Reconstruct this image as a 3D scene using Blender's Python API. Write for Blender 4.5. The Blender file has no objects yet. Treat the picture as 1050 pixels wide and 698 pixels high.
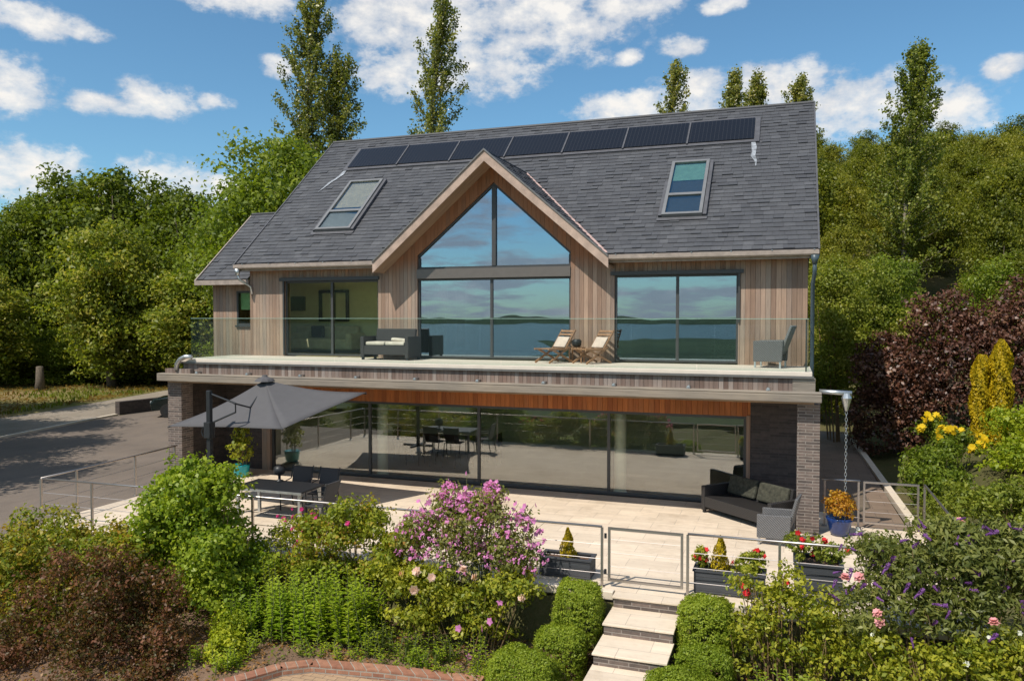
import bpy, math, random
import numpy as np
from mathutils import Vector, Matrix
R = math.radians
random.seed(7)
rng = np.random.default_rng(11)
scene = bpy.context.scene
COL = scene.collection

# ------------------------------------------------------------------ mesh builder
class MB:
    def __init__(s): s.v = []; s.f = []
    def add(s, vs, fs):
        o = len(s.v); s.v += [tuple(p) for p in vs]; s.f += [tuple(i + o for i in f) for f in fs]; return s
    def box(s, x0, x1, y0, y1, z0, z1, m=None):
        vs = [Vector(p) for p in ((x0,y0,z0),(x1,y0,z0),(x1,y1,z0),(x0,y1,z0),(x0,y0,z1),(x1,y0,z1),(x1,y1,z1),(x0,y1,z1))]
        if m is not None: vs = [m @ p for p in vs]
        return s.add(vs, [(0,3,2,1),(4,5,6,7),(0,1,5,4),(1,2,6,5),(2,3,7,6),(3,0,4,7)])
    def tube(s, pts, r, n=8, cap=True):
        pts = [Vector(p) for p in pts]
        rs = r if isinstance(r, (list, tuple)) else [r] * len(pts)
        vs = []; fs = []; prev = None
        for i, p in enumerate(pts):
            t = (pts[min(i+1, len(pts)-1)] - pts[max(i-1, 0)]).normalized()
            if prev is None:
                a = t.orthogonal().normalized()
            else:
                a = (prev - t * prev.dot(t))
                a = a.normalized() if a.length > 1e-6 else t.orthogonal().normalized()
            prev = a; b = t.cross(a)
            for k in range(n):
                q = 2 * math.pi * k / n
                vs.append(p + (a * math.cos(q) + b * math.sin(q)) * rs[i])
        for i in range(len(pts) - 1):
            for k in range(n):
                k2 = (k + 1) % n
                fs.append((i*n+k, i*n+k2, (i+1)*n+k2, (i+1)*n+k))
        if cap:
            fs.append(tuple(range(n))[::-1]); fs.append(tuple((len(pts)-1)*n + k for k in range(n)))
        return s.add(vs, fs)
    def bar(s, a, b, w, h):
        """square bar from a to b"""
        a = Vector(a); b = Vector(b); t = (b - a); L = t.length; t.normalize()
        up = Vector((0,0,1)) if abs(t.z) < .95 else Vector((0,1,0))
        x = t.cross(up).normalized(); y = x.cross(t)
        m = Matrix((( x.x, t.x, y.x, a.x), (x.y, t.y, y.y, a.y), (x.z, t.z, y.z, a.z), (0,0,0,1)))
        return s.box(-w/2, w/2, 0, L, -h/2, h/2, m)
    def prism(s, poly, d0, d1, axis='Y'):
        """poly in the plane across axis: Y->(x,z), Z->(x,y), X->(y,z)"""
        def P(p, d):
            return {'Y': (p[0], d, p[1]), 'Z': (p[0], p[1], d), 'X': (d, p[0], p[1])}[axis]
        n = len(poly)
        vs = [P(p, d0) for p in poly] + [P(p, d1) for p in poly]
        fs = [tuple(range(n)), tuple(range(2*n-1, n-1, -1))] + [(i, n+i, n+(i+1) % n, (i+1) % n) for i in range(n)]
        return s.add(vs, fs)
    def lathe(s, prof, c=(0,0,0), n=24):
        vs = []; fs = []
        for (r, z) in prof:
            for k in range(n):
                q = 2*math.pi*k/n; vs.append((c[0]+r*math.cos(q), c[1]+r*math.sin(q), c[2]+z))
        for i in range(len(prof)-1):
            for k in range(n):
                k2 = (k+1) % n; fs.append((i*n+k, i*n+k2, (i+1)*n+k2, (i+1)*n+k))
        fs.append(tuple(range(n))[::-1]); fs.append(tuple((len(prof)-1)*n+k for k in range(n)))
        return s.add(vs, fs)
    def quad(s, a, b, c, d): return s.add([a, b, c, d], [(0,1,2,3)])
    def mesh(s, name):
        me = bpy.data.meshes.new(name); me.from_pydata(s.v, [], s.f); me.update()
        import bmesh
        bm = bmesh.new(); bm.from_mesh(me); bmesh.ops.recalc_face_normals(bm, faces=bm.faces); bm.to_mesh(me); bm.free()
        return me

def wloc(o):
    # a part's mesh already sits in world coordinates, so only a top-level parent has an offset to undo
    return o.location.copy() if o.parent is None else Vector((0,0,0))
def tag(o, label=None, cat=None, group=None, kind=None):
    if label: o['label'] = label
    if cat: o['category'] = cat
    if group: o['group'] = group
    if kind: o['kind'] = kind
    return o
def obj(name, mb, mat, parent=None, smooth=False, bevel=0):
    me = mb.mesh(name) if isinstance(mb, MB) else mb
    o = bpy.data.objects.new(name, me); COL.objects.link(o)
    if mat and not me.materials: me.materials.append(mat)
    if parent is not None:
        o.parent = parent; o.matrix_parent_inverse = Matrix.Translation(-wloc(parent))
    if smooth:
        me.polygons.foreach_set('use_smooth', [True]*len(me.polygons))
    if bevel:
        b = o.modifiers.new('bevel', 'BEVEL'); b.width = bevel; b.segments = 2; b.limit_method = 'ANGLE'
    return o
def pieces(name, boxes, mat, parent):
    for b in boxes: obj(name, MB().box(*b), mat, parent)
def thing(name, label, cat, loc=(0,0,0), group=None):
    o = bpy.data.objects.new(name, None); o.empty_display_size = .2; COL.objects.link(o)
    o.location = loc
    return tag(o, label, cat, group)
def kids(o): return [c for c in ALLKIDS.get(o.name, [])] if False else [c for c in o.children]
def copy_tree(o, label=None, loc=None, rz=None, scale=None, parent=None):
    c = o.copy(); COL.objects.link(c); c.parent = parent
    for ch in list(o.children): copy_tree(ch, parent=c)
    if label: c['label'] = label
    if loc is not None: c.location = loc
    if rz is not None: c.rotation_euler = (0,0,rz)
    if scale is not None: c.scale = scale if hasattr(scale, '__len__') else (scale,)*3
    return c
def put(o, label=None, loc=None, rz=None, scale=None):
    if label: o['label'] = label
    if loc is not None: o.location = loc
    if rz is not None: o.rotation_euler = (0,0,rz)
    if scale is not None: o.scale = scale if hasattr(scale, '__len__') else (scale,)*3
    return o

# ------------------------------------------------------------------ materials
class NT:
    def __init__(s, m): s.t = m.node_tree; s.n = s.t.nodes; s.l = s.t.links
    def new(s, typ, **k):
        nd = s.n.new(typ)
        for a, b in k.items(): setattr(nd, a, b)
        return nd
    def link(s, a, b): s.l.new(a, b)
    def val(s, sock, v):
        if isinstance(v, bpy.types.NodeSocket): s.link(v, sock)
        else: sock.default_value = v
    def math(s, op, a, b=0, c=None, clamp=False):
        nd = s.new('ShaderNodeMath', operation=op, use_clamp=clamp); s.val(nd.inputs[0], a); s.val(nd.inputs[1], b)
        if c is not None: s.val(nd.inputs[2], c)
        return nd.outputs[0]
    def vmath(s, op, a, b=None):
        nd = s.new('ShaderNodeVectorMath', operation=op); s.val(nd.inputs[0], a)
        if b is not None: s.val(nd.inputs[1], b)
        return nd.outputs[0]
    def noise(s, vec, scale, detail=4, rough=.55, out='Fac'):
        nd = s.new('ShaderNodeTexNoise'); s.val(nd.inputs['Vector'], vec); nd.inputs['Scale'].default_value = scale
        nd.inputs['Detail'].default_value = detail; nd.inputs['Roughness'].default_value = rough
        return nd.outputs[out]
    def ramp(s, fac, stops, interp='LINEAR'):
        nd = s.new('ShaderNodeValToRGB'); cr = nd.color_ramp; cr.interpolation = interp
        while len(cr.elements) < len(stops): cr.elements.new(.5)
        for e, (p, c) in zip(cr.elements, stops):
            e.position = p; e.color = (*c, 1) if len(c) == 3 else c
        s.val(nd.inputs[0], fac); return nd.outputs[0]
    def mix(s, fac, a, b, typ='MIX'):
        nd = s.new('ShaderNodeMix', data_type='RGBA', blend_type=typ)
        s.val(nd.inputs[0], fac); s.val(nd.inputs[6], a if not isinstance(a, tuple) else (*a[:3], 1)); s.val(nd.inputs[7], b if not isinstance(b, tuple) else (*b[:3], 1))
        return nd.outputs[2]
    def coord(s, out='Object'): return s.new('ShaderNodeTexCoord').outputs[out]
    def sep(s, v):
        nd = s.new('ShaderNodeSeparateXYZ'); s.val(nd.inputs[0], v); return nd.outputs
    def comb(s, x, y, z):
        nd = s.new('ShaderNodeCombineXYZ'); s.val(nd.inputs[0], x); s.val(nd.inputs[1], y); s.val(nd.inputs[2], z); return nd.outputs[0]
    def bump(s, h, strength=.3, dist=.01):
        nd = s.new('ShaderNodeBump'); nd.inputs['Strength'].default_value = strength; nd.inputs['Distance'].default_value = dist
        s.val(nd.inputs['Height'], h); return nd.outputs[0]
def newmat(name):
    m = bpy.data.materials.new(name); m.use_nodes = True
    t = NT(m); p = t.n['Principled BSDF']
    return m, t, p
def pmat(name, col, rough=.6, metal=0, var=.12, scale=6, spec=.5, bump=0, bscale=60):
    m, t, p = newmat(name)
    co = t.coord()
    n = t.noise(co, scale, 5)
    lo = tuple(max(0, c*(1-var)) for c in col); hi = tuple(min(1, c*(1+var)) for c in col)
    t.link(t.ramp(n, [(.3, lo), (.7, hi)]), p.inputs['Base Color'])
    p.inputs['Roughness'].default_value = rough; p.inputs['Metallic'].default_value = metal
    p.inputs['Specular IOR Level'].default_value = spec
    if bump: t.link(t.bump(t.noise(co, bscale, 4), bump, .01), p.inputs['Normal'])
    return m

def boards_mat(name, cols, w=.115, axis='X', top=None, rough=.75, weather=0):
    """timber boards laid side by side across the given axis, colour differing board by board"""
    m, t, p = newmat(name); co = t.coord(); x, y, z = t.sep(co)
    a = {'X': x, 'Y': y, 'Z': z}[axis]
    q = t.math('DIVIDE', a, w); fl = t.math('FLOOR', q); fr = t.math('FRACT', q)
    wn = t.new('ShaderNodeTexWhiteNoise', noise_dimensions='1D'); t.link(fl, wn.inputs['W'])
    c = t.ramp(wn.outputs[0], [(i/(len(cols)-1), k) for i, k in enumerate(cols)])
    if axis == 'X': gv = t.comb(t.math('MULTIPLY', a, 26), y, t.math('ADD', t.math('MULTIPLY', z, 1.6), t.math('MULTIPLY', fl, 3.7)))
    elif axis == 'Z': gv = t.comb(t.math('MULTIPLY', x, 1.6), y, t.math('MULTIPLY', a, 26))
    else: gv = t.comb(t.math('MULTIPLY', x, 1.6), t.math('MULTIPLY', a, 26), z)
    g = t.noise(gv, 1, 6, .65)
    c = t.mix(.55, c, t.ramp(g, [(.25, (.42,.40,.40)), (.5, (.9,.9,.9)), (.78, (1.35,1.3,1.25))]), 'MULTIPLY')
    st = t.noise(co, .7, 4)
    c = t.mix(.5, c, t.ramp(st, [(.35, (.72,.74,.78)), (.65, (1.15,1.08,1.02))]), 'MULTIPLY')
    if top is not None:      # boards under the eaves never get rained on and keep their colour
        zt, col = top
        f = t.math('MULTIPLY', t.math('SUBTRACT', t.math('ADD', z, t.math('MULTIPLY', g, .25)), zt), 2.6, clamp=True)
        c = t.mix(t.math('MULTIPLY', f, .75), c, t.mix(wn.outputs[0], col, tuple(k*.7 for k in col)))
    t.link(c, p.inputs['Base Color']); p.inputs['Roughness'].default_value = rough
    p.inputs['Specular IOR Level'].default_value = .25
    e = t.math('MINIMUM', t.math('MULTIPLY', t.math('MINIMUM', fr, t.math('SUBTRACT', 1, fr)), 14, clamp=True), 1)
    h = t.math('ADD', e, t.math('MULTIPLY', g, .25))
    t.link(t.bump(h, .9, .012), p.inputs['Normal'])
    return m
def brick_mat(name, c1, c2, mortar, bw=.22, bh=.075, swap=False, rough=.85, mort=.012):
    m, t, p = newmat(name); co = t.coord(); x, y, z = t.sep(co)
    b = t.new('ShaderNodeTexBrick'); t.link(t.comb(t.math('ADD', x, y), z, 0), b.inputs['Vector'])
    b.inputs['Scale'].default_value = 1; b.inputs['Brick Width'].default_value = bw; b.inputs['Row Height'].default_value = bh
    b.inputs['Mortar Size'].default_value = mort; b.inputs['Mortar Smooth'].default_value = .2
    b.inputs['Color1'].default_value = (*c1, 1); b.inputs['Color2'].default_value = (*c2, 1); b.inputs['Mortar'].default_value = (*mortar, 1)
    n = t.noise(co, 9, 6, .6)
    c = t.mix(.6, b.outputs[0], t.ramp(n, [(.3, (.6,.6,.6)), (.7, (1.3,1.25,1.2))]), 'MULTIPLY')
    t.link(c, p.inputs['Base Color']); p.inputs['Roughness'].default_value = rough
    h = t.math('ADD', t.math('MULTIPLY', b.outputs[1], -1), t.math('MULTIPLY', t.noise(co, 60, 3), .3))
    t.link(t.bump(h, .7, .01), p.inputs['Normal'])
    return m
def glass_mat(name, tint=(.9,.95,.92), refl=.3, rcol=(1,1,1), rough=0.0, wav=0, fres=1.0):
    m = bpy.data.materials.new(name); m.use_nodes = True; t = NT(m)
    for nd in list(t.n):
        if nd.type != 'OUTPUT_MATERIAL': t.n.remove(nd)
    out = [nd for nd in t.n][0]
    tr = t.new('ShaderNodeBsdfTransparent'); tr.inputs[0].default_value = (*tint, 1)
    gl = t.new('ShaderNodeBsdfGlossy'); gl.inputs['Roughness'].default_value = rough; gl.inputs['Color'].default_value = (*rcol, 1)
    if wav:
        t.link(t.bump(t.noise(t.coord(), 1.1, 1), wav, .03), gl.inputs['Normal'])
    fr = t.new('ShaderNodeLayerWeight'); fr.inputs[0].default_value = .5
    sch = t.math('ADD', .04, t.math('MULTIPLY', t.math('POWER', fr.outputs['Facing'], 5), .96))
    f = t.math('ADD', t.math('MULTIPLY', sch, (1-refl)*fres), refl, clamp=True)
    mx = t.new('ShaderNodeMixShader'); t.link(f, mx.inputs[0]); t.link(tr.outputs[0], mx.inputs[1]); t.link(gl.outputs[0], mx.inputs[2])
    t.link(mx.outputs[0], out.inputs[0]); return m
def leaf_mat(name, cols, transl=.42, rough=.45, spec=.35, gain=(2.3,2.0,1.3)):
    if name.startswith('leaf') and 'gold_conifer' not in name: cols = [tuple(min(.6, k*g_) for k, g_ in zip(c, gain)) for c in cols]
    m, t, p = newmat(name)
    at = t.new('ShaderNodeAttribute', attribute_name='var')
    oi = t.new('ShaderNodeObjectInfo')
    f = t.math('ADD', at.outputs['Fac'], t.math('MULTIPLY', t.math('SUBTRACT', oi.outputs['Random'], .5), .18), clamp=True)
    c = t.ramp(f, [(i/(len(cols)-1), k) for i, k in enumerate(cols)])
    t.link(c, p.inputs['Base Color']); p.inputs['Roughness'].default_value = rough; p.inputs['Specular IOR Level'].default_value = spec
    tl = t.new('ShaderNodeBsdfTranslucent')
    t.link(t.mix(1, c, (1.25, 1.3, .55), 'MULTIPLY'), tl.inputs[0])
    mx = t.new('ShaderNodeMixShader'); mx.inputs[0].default_value = transl
    t.link(p.outputs[0], mx.inputs[1]); t.link(tl.outputs[0], mx.inputs[2])
    t.link(mx.outputs[0], t.n['Material Output'].inputs[0])
    return m

CED = [tuple(k*g_ for k, g_ in zip(c, (1.24,1.18,1.10))) for c in [(.20,.145,.115), (.30,.215,.17), (.25,.20,.175), (.37,.275,.22), (.23,.16,.125), (.33,.26,.215), (.28,.235,.205)]]
M = {}
M['cedar'] = boards_mat('cedar_boards', CED, .115, 'X', top=(2.45, (.42,.17,.075)))
M['orange'] = boards_mat('sheltered_cedar', [(.42,.15,.05), (.55,.2,.07), (.36,.12,.045), (.5,.2,.08)], .13, 'X', rough=.6)
M['fascia'] = boards_mat('weathered_cedar', [(.16,.11,.09), (.26,.2,.17), (.2,.14,.115), (.34,.29,.26), (.18,.125,.1)], .1, 'X')
M['barge'] = pmat('bargeboard_larch', (.45,.33,.265), .7, var=.2, scale=4)
M['soffit'] = boards_mat('soffit_larch', [(.44,.30,.21), (.38,.26,.17), (.48,.33,.23)], .12, 'Y', rough=.7)
M['beam'] = boards_mat('silvered_oak', [(.29,.25,.205), (.35,.305,.25)], .22, 'Z', rough=.9)
M['trim'] = pmat('eaves_trim', (.34,.28,.24), .6, var=.2)
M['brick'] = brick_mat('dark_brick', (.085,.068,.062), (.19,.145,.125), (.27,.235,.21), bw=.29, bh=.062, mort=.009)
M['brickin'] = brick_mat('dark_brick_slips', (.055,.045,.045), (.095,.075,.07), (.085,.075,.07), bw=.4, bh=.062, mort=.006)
M['redbrick'] = brick_mat('red_brick', (.30,.13,.08), (.42,.22,.14), (.35,.3,.25))
M['alu'] = pmat('grey_aluminium', (.06,.06,.06), .45, var=.05)
M['alu2'] = pmat('bronze_aluminium', (.16,.14,.125), .4, .3, var=.05)
M['gutter'] = pmat('zinc_gutter', (.20,.19,.18), .45, .5)
M['steel'] = pmat('stainless_steel', (.50,.45,.42), .42, 1, var=.05)
M['galv'] = pmat('galvanised_steel', (.55,.57,.58), .4, .9, var=.15)
M['blueplastic'] = pmat('slate_blue_pipe', (.06,.09,.11), .4)
M['white'] = pmat('white_render', (.75,.74,.70), .8, var=.05)
M['cream'] = pmat('cream_plaster', (.72,.70,.52), .8, var=.05)
M['deck'] = pmat('pale_balcony_stone', (.68,.60,.51), .75, var=.06, scale=3)
M['ply'] = pmat('dark_joinery', (.05,.045,.04), .6)
M['floor_in'] = pmat('grey_floor_tile', (.13,.12,.11), .35, var=.08, scale=2)
M['rattan'] = None
M['oakfloor'] = boards_mat('oak_floor', [(.3,.2,.12), (.36,.25,.15)], .15, 'X')
def rattan(name, col):
    m, t, p = newmat(name); co = t.coord()
    w1 = t.new('ShaderNodeTexWave', wave_type='BANDS', bands_direction='Z'); t.link(co, w1.inputs[0]); w1.inputs['Scale'].default_value = 14
    w2 = t.new('ShaderNodeTexWave', wave_type='BANDS', bands_direction='DIAGONAL'); t.link(co, w2.inputs[0]); w2.inputs['Scale'].default_value = 12
    h = t.math('MULTIPLY', w1.outputs[1], w2.outputs[1])
    c = t.ramp(t.math('ADD', h, t.math('MULTIPLY', t.noise(co, 40), .3)), [(.1, tuple(k*.55 for k in col)), (.8, tuple(k*1.5 for k in col))])
    t.link(c, p.inputs['Base Color']); p.inputs['Roughness'].default_value = .55
    t.link(t.bump(h, .8, .01), p.inputs['Normal']); return m
M['rattan'] = rattan('black_rattan', (.028,.026,.026)); M['rattan2'] = rattan('grey_rattan', (.13,.13,.135))
M['rattan3'] = rattan('speckled_rattan', (.2,.2,.2))
M['cush'] = pmat('cream_cushion', (.60,.54,.45), .9, var=.15, bump=.2, bscale=20)
M['cushdark'] = pmat('olive_cushion', (.05,.05,.035), .9, var=.5, scale=14)
M['teak'] = boards_mat('teak_slats', [(.36,.2,.11), (.42,.25,.15)], .05, 'X', rough=.6)
M['teakc'] = pmat('striped_cushion', (.62,.5,.42), .9, var=.15)
M['canvas'] = pmat('grey_parasol_canvas', (.092,.089,.094), .85, var=.05, bump=.1, bscale=8)
M['dkmetal'] = pmat('dark_metal', (.03,.032,.035), .45, .3)
M['tabletop'] = pmat('dark_glass_top', (.015,.018,.022), .5)
M['sling'] = pmat('charcoal_sling', (.05,.05,.055), .8)
M['planter'] = boards_mat('charcoal_planter_boards', [(.055,.062,.07), (.075,.08,.09)], .11, 'Z', rough=.7)
M['soil'] = pmat('soil', (.13,.075,.05), .95, var=.5, scale=9, bump=.6, bscale=30)
M['blue'] = pmat('blue_glaze', (.01,.035,.15), .15, var=.3, spec=.8)
M['teal'] = pmat('teal_glaze', (.01,.33,.38), .25, var=.2)
M['bark'] = pmat('bark', (.12,.095,.07), .95, var=.4, scale=12, bump=.8, bscale=30)
M['barkpale'] = pmat('pale_bark', (.26,.22,.16), .95, var=.4, scale=10, bump=.6, bscale=30)
M['cane'] = pmat('brown_cane', (.22,.14,.07), .8, var=.3, scale=12)
M['stem'] = pmat('green_stem', (.12,.14,.05), .8, var=.3, scale=12)
M['lead'] = pmat('pink_flashing', (.55,.38,.34), .6, var=.3)
M['leadgrey'] = pmat('lead_flashing', (.09,.09,.10), .5, var=.2)
M['carpaint'] = pmat('dark_car_paint', (.012,.02,.018), .12, .3, spec=.8)
M['tyre'] = pmat('tyre_rubber', (.02,.02,.02), .85)
M['lampglass'] = pmat('head_lamp_glass', (.6,.62,.6), .1, .4)
M['black'] = pmat('black_screen', (.006,.006,.007), .2)
M['tv'] = M['black']
M['curtain'] = pmat('ochre_curtain', (.5,.42,.12), .9, var=.15)
M['glass_up'] = glass_mat('solar_control_glass', (.42,.52,.50), .38, (.68,.80,.96), wav=.04)
M['glass_left'] = glass_mat('clear_glass', (.90,.93,.80), .0, (.9,1,.95), fres=.2)
M['glass_low'] = glass_mat('lower_glass', (.95,.97,.93), .17, (.84,.85,.86), wav=.03)
M['glass_bal'] = glass_mat('balustrade_glass', (.92,.955,.935), .0, (.9,1,.95), fres=.45)
M['glass_sky'] = glass_mat('rooflight_glass', (.85,.9,.9), .16, (.8,.95,1))
M['glass_edge'] = pmat('glass_edge', (.30,.45,.38), .2)
M['stain'] = pmat('mastic_stain', (.26,.28,.31), .8, var=.5, scale=8)
M['alulight'] = pmat('grey_frame', (.25,.25,.25), .4, .4, var=.1)
M['colwhite'] = pmat('pale_green_column', (.84,.86,.74), .6, var=.03)
M['blind'] = pmat('roller_blind', (.75,.55,.36), .9)
M['blindg'] = pmat('green_blind', (.25,.45,.33), .9)

# slate: every slate carries its own random tone
def slate_material():
    m, t, p = newmat('slates'); at = t.new('ShaderNodeAttribute', attribute_name='var'); co = t.coord()
    c = t.ramp(at.outputs['Fac'], [(0, (.060,.062,.070)), (.5, (.068,.071,.080)), (.85, (.075,.078,.087)), (1, (.088,.091,.101))])
    n = t.noise(co, 1.1, 5, .6)
    c = t.mix(.6, c, t.ramp(n, [(.3, (.78,.78,.80)), (.7, (1.25,1.22,1.18))]), 'MULTIPLY')
    n2 = t.noise(co, 30, 4)
    c = t.mix(.4, c, t.ramp(n2, [(.3, (.7,.7,.7)), (.7, (1.3,1.3,1.3))]), 'MULTIPLY')
    t.link(c, p.inputs['Base Color']); p.inputs['Roughness'].default_value = .62; p.inputs['Specular IOR Level'].default_value = .45
    t.link(t.bump(n2, .35, .01), p.inputs['Normal']); return m
M['slate'] = slate_material()
def panel_material():
    m, t, p = newmat('solar_cells'); co = t.coord(); x, y, z = t.sep(co)
    fx = t.math('FRACT', t.math('MULTIPLY', x, 9)); g = t.math('LESS_THAN', fx, .12)
    t.link(t.mix(g, (.012,.011,.012), (.028,.027,.028)), p.inputs['Base Color']); p.inputs['Roughness'].default_value = .2
    return m
M['panel'] = panel_material()
def paving(name, col, w, h, mort, rough=.7, ms=.006, rot=False):
    m, t, p = newmat(name); co = t.coord(); x, y, z = t.sep(co)
    b = t.new('ShaderNodeTexBrick'); t.link(t.comb(x, y, 0), b.inputs['Vector']); b.inputs['Scale'].default_value = 1
    b.inputs['Brick Width'].default_value = w; b.inputs['Row Height'].default_value = h; b.inputs['Mortar Size'].default_value = ms
    b.inputs['Color1'].default_value = (*[k*.93 for k in col], 1); b.inputs['Color2'].default_value = (*[min(1, k*1.06) for k in col], 1); b.inputs['Mortar'].default_value = (*mort, 1)
    n = t.noise(t.comb(t.math('MULTIPLY', x, .5), t.math('MULTIPLY', y, 3), z), 2.2, 6, .6)
    c = t.mix(.7, b.outputs[0], t.ramp(n, [(.3, (.86,.84,.82)), (.7, (1.08,1.08,1.06))]), 'MULTIPLY')
    st = t.noise(co, .9, 8, .7); sp = t.noise(co, 7, 6, .7)
    c = t.mix(.55, c, t.ramp(st, [(.32, (.66,.62,.56)), (.5, (1,1,1)), (.72, (1.06,1.05,1.03))]), 'MULTIPLY')
    c = t.mix(.35, c, t.ramp(sp, [(.3, (.72,.70,.66)), (.48, (1,1,1))]), 'MULTIPLY')
    t.link(c, p.inputs['Base Color']); p.inputs['Roughness'].default_value = rough
    t.link(t.bump(b.outputs[1], -.3, .004), p.inputs['Normal']); return m
M['travertine'] = paving('cream_stone_paving', (.74,.62,.49), .9, .45, (.5,.42,.34))
M['coping'] = pmat('cream_stone_coping', (.72,.62,.50), .7, var=.08, scale=4)
M['brownpave'] = paving('brown_paving', (.24,.175,.13), .6, .4, (.13,.1,.08))
M['sandpave'] = paving('sandy_brick_paving', (.42,.29,.18), .22, .11, (.2,.14,.1))
def asphalt():
    m, t, p = newmat('tarmac'); co = t.coord()
    a = t.noise(co, .35, 5); b = t.noise(co, 45, 3)
    c = t.mix(.5, t.ramp(a, [(.3, (.14,.108,.084)), (.7, (.215,.168,.134))]), t.ramp(b, [(.3, (.09,.074,.062)), (.7, (.25,.205,.17))]))
    c = t.mix(.6, c, t.ramp(t.noise(t.comb(t.sep(co)[0], t.math('MULTIPLY', t.sep(co)[1], .35), 0), 1.6, 7, .7), [(.35, (.68,.68,.70)), (.5, (1,1,1)), (.7, (1.15,1.12,1.08))]), 'MULTIPLY')
    t.link(c, p.inputs['Base Color']); p.inputs['Roughness'].default_value = .9
    t.link(t.bump(b, .5, .01), p.inputs['Normal']); return m
M['asphalt'] = asphalt()
def groundmat(name, a, b, c, s1=.25, s2=3):
    m, t, p = newmat(name); co = t.coord()
    n = t.noise(co, s1, 6, .6); q = t.noise(co, s2, 5, .65)
    k = t.mix(.5, t.ramp(n, [(.35, a), (.55, b), (.7, c)]), t.ramp(q, [(.3, a), (.5, b), (.75, c)]))
    t.link(k, p.inputs['Base Color']); p.inputs['Roughness'].default_value = .95; p.inputs['Specular IOR Level'].default_value = .15
    t.link(t.bump(q, .8, .05), p.inputs['Normal']); return m
M['ground'] = groundmat('rough_ground', (.06,.075,.022), (.11,.10,.04), (.16,.12,.07), .4, 9)
M['gravel'] = groundmat('pale_gravel', (.20,.165,.125), (.30,.255,.205), (.38,.34,.29), .5, 12)
M['verge'] = groundmat('grass_verge', (.10,.13,.025), (.19,.16,.06), (.30,.19,.11), .22, 1.3)
M['bed'] = groundmat('bark_bed', (.12,.075,.05), (.20,.13,.09), (.27,.19,.13), 1.5, 14)
M['field'] = groundmat('far_fields', (.03,.045,.025), (.06,.085,.04), (.12,.15,.08), .004, .02)

# leaves: dark -> bright
G = {
 'oak': leaf_mat('leaf_oak', [(.022,.040,.008), (.05,.078,.012), (.09,.125,.020), (.16,.185,.035)]),
 'chestnut': leaf_mat('leaf_chestnut', [(.035,.062,.010), (.07,.105,.018), (.12,.155,.028), (.26,.25,.08)]),
 'lime': leaf_mat('leaf_bright', [(.03,.058,.010), (.06,.098,.015), (.095,.14,.022), (.15,.19,.032)]),
 'poplar': leaf_mat('leaf_poplar', [(.04,.06,.016), (.075,.10,.026), (.13,.15,.045), (.22,.22,.11)], rough=.35, spec=.6),
 'poplarb': leaf_mat('leaf_poplar_green', [(.035,.055,.012), (.065,.095,.02), (.10,.135,.03), (.17,.19,.06)]),
 'wood': leaf_mat('leaf_wood', [(.032,.048,.009), (.06,.082,.013), (.095,.115,.018), (.14,.15,.03)]),
 'woodpale': leaf_mat('leaf_wood_pale', [(.045,.065,.012), (.085,.105,.018), (.125,.14,.025), (.18,.18,.04)]),
 'ash': leaf_mat('leaf_mixed_hedge', [(.045,.07,.014), (.085,.12,.022), (.13,.165,.035), (.22,.23,.08)]),
 'beech': leaf_mat('leaf_copper_beech', [(.018,.009,.009), (.040,.018,.017), (.070,.034,.031), (.135,.085,.07)], transl=.2, spec=.6),
 'gold': leaf_mat('leaf_gold_conifer', [(.22,.18,.008), (.42,.32,.012), (.60,.44,.018), (.70,.52,.03)], spec=.2),
 'yew': leaf_mat('leaf_box', [(.06,.10,.015), (.10,.155,.022), (.14,.195,.03), (.19,.24,.04)], spec=.3),
 'guelder': leaf_mat('leaf_guelder', [(.034,.072,.010), (.075,.130,.016), (.14,.20,.025), (.24,.29,.05)]),
 'redtip': leaf_mat('leaf_red_tipped', [(.045,.08,.015), (.085,.13,.022), (.16,.17,.03), (.27,.17,.045)]),
 'rosered': leaf_mat('leaf_rose_tips', [(.05,.085,.012), (.10,.14,.02), (.16,.19,.028), (.24,.10,.04)]),
 'berberis': leaf_mat('leaf_berberis', [(.022,.036,.012), (.05,.048,.02), (.090,.042,.036), (.15,.08,.066)]),
 'perennial': leaf_mat('leaf_perennial', [(.05,.10,.013), (.09,.165,.02), (.14,.22,.028), (.20,.27,.05)]),
 'goldlime2': leaf_mat('leaf_perennial_pale', [(.06,.11,.013), (.11,.18,.02), (.16,.23,.028), (.22,.28,.05)]),
 'rose': leaf_mat('leaf_rose', [(.05,.08,.014), (.10,.14,.022), (.18,.20,.03), (.34,.29,.045)]),
 'budd': leaf_mat('leaf_buddleia', [(.04,.058,.022), (.072,.095,.035), (.11,.135,.05), (.17,.185,.085)]),
 'mallow': leaf_mat('leaf_mallow', [(.06,.08,.03), (.10,.13,.05), (.15,.17,.075), (.2,.2,.1)]),
 'goldlime': leaf_mat('leaf_golden_shrub', [(.06,.105,.012), (.11,.165,.017), (.17,.22,.024), (.26,.29,.036)]),
 'bronze': leaf_mat('leaf_bronze_shrub', [(.12,.055,.012), (.20,.095,.015), (.26,.15,.02), (.22,.20,.03)]),
}
def petal(name, c, tr=.35): return leaf_mat(name, [tuple(k*.75 for k in c), c, tuple(min(1, k*1.15) for k in c)], tr, .6, .2)
F = {'mallow': petal('petal_mallow', (.72,.27,.58)), 'pink': petal('petal_pink', (.85,.42,.44)), 'pale': petal('petal_pale_pink', (.85,.62,.55)),
     'purple': petal('petal_purple', (.20,.075,.27), .2), 'red': petal('petal_red', (.75,.04,.05)), 'magenta': petal('petal_magenta', (.60,.05,.22)),
     'yellow': petal('petal_yellow', (.75,.55,.02)), 'white': petal('petal_white', (.8,.8,.72)), 'lav': petal('petal_lavender', (.35,.25,.5))}

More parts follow.
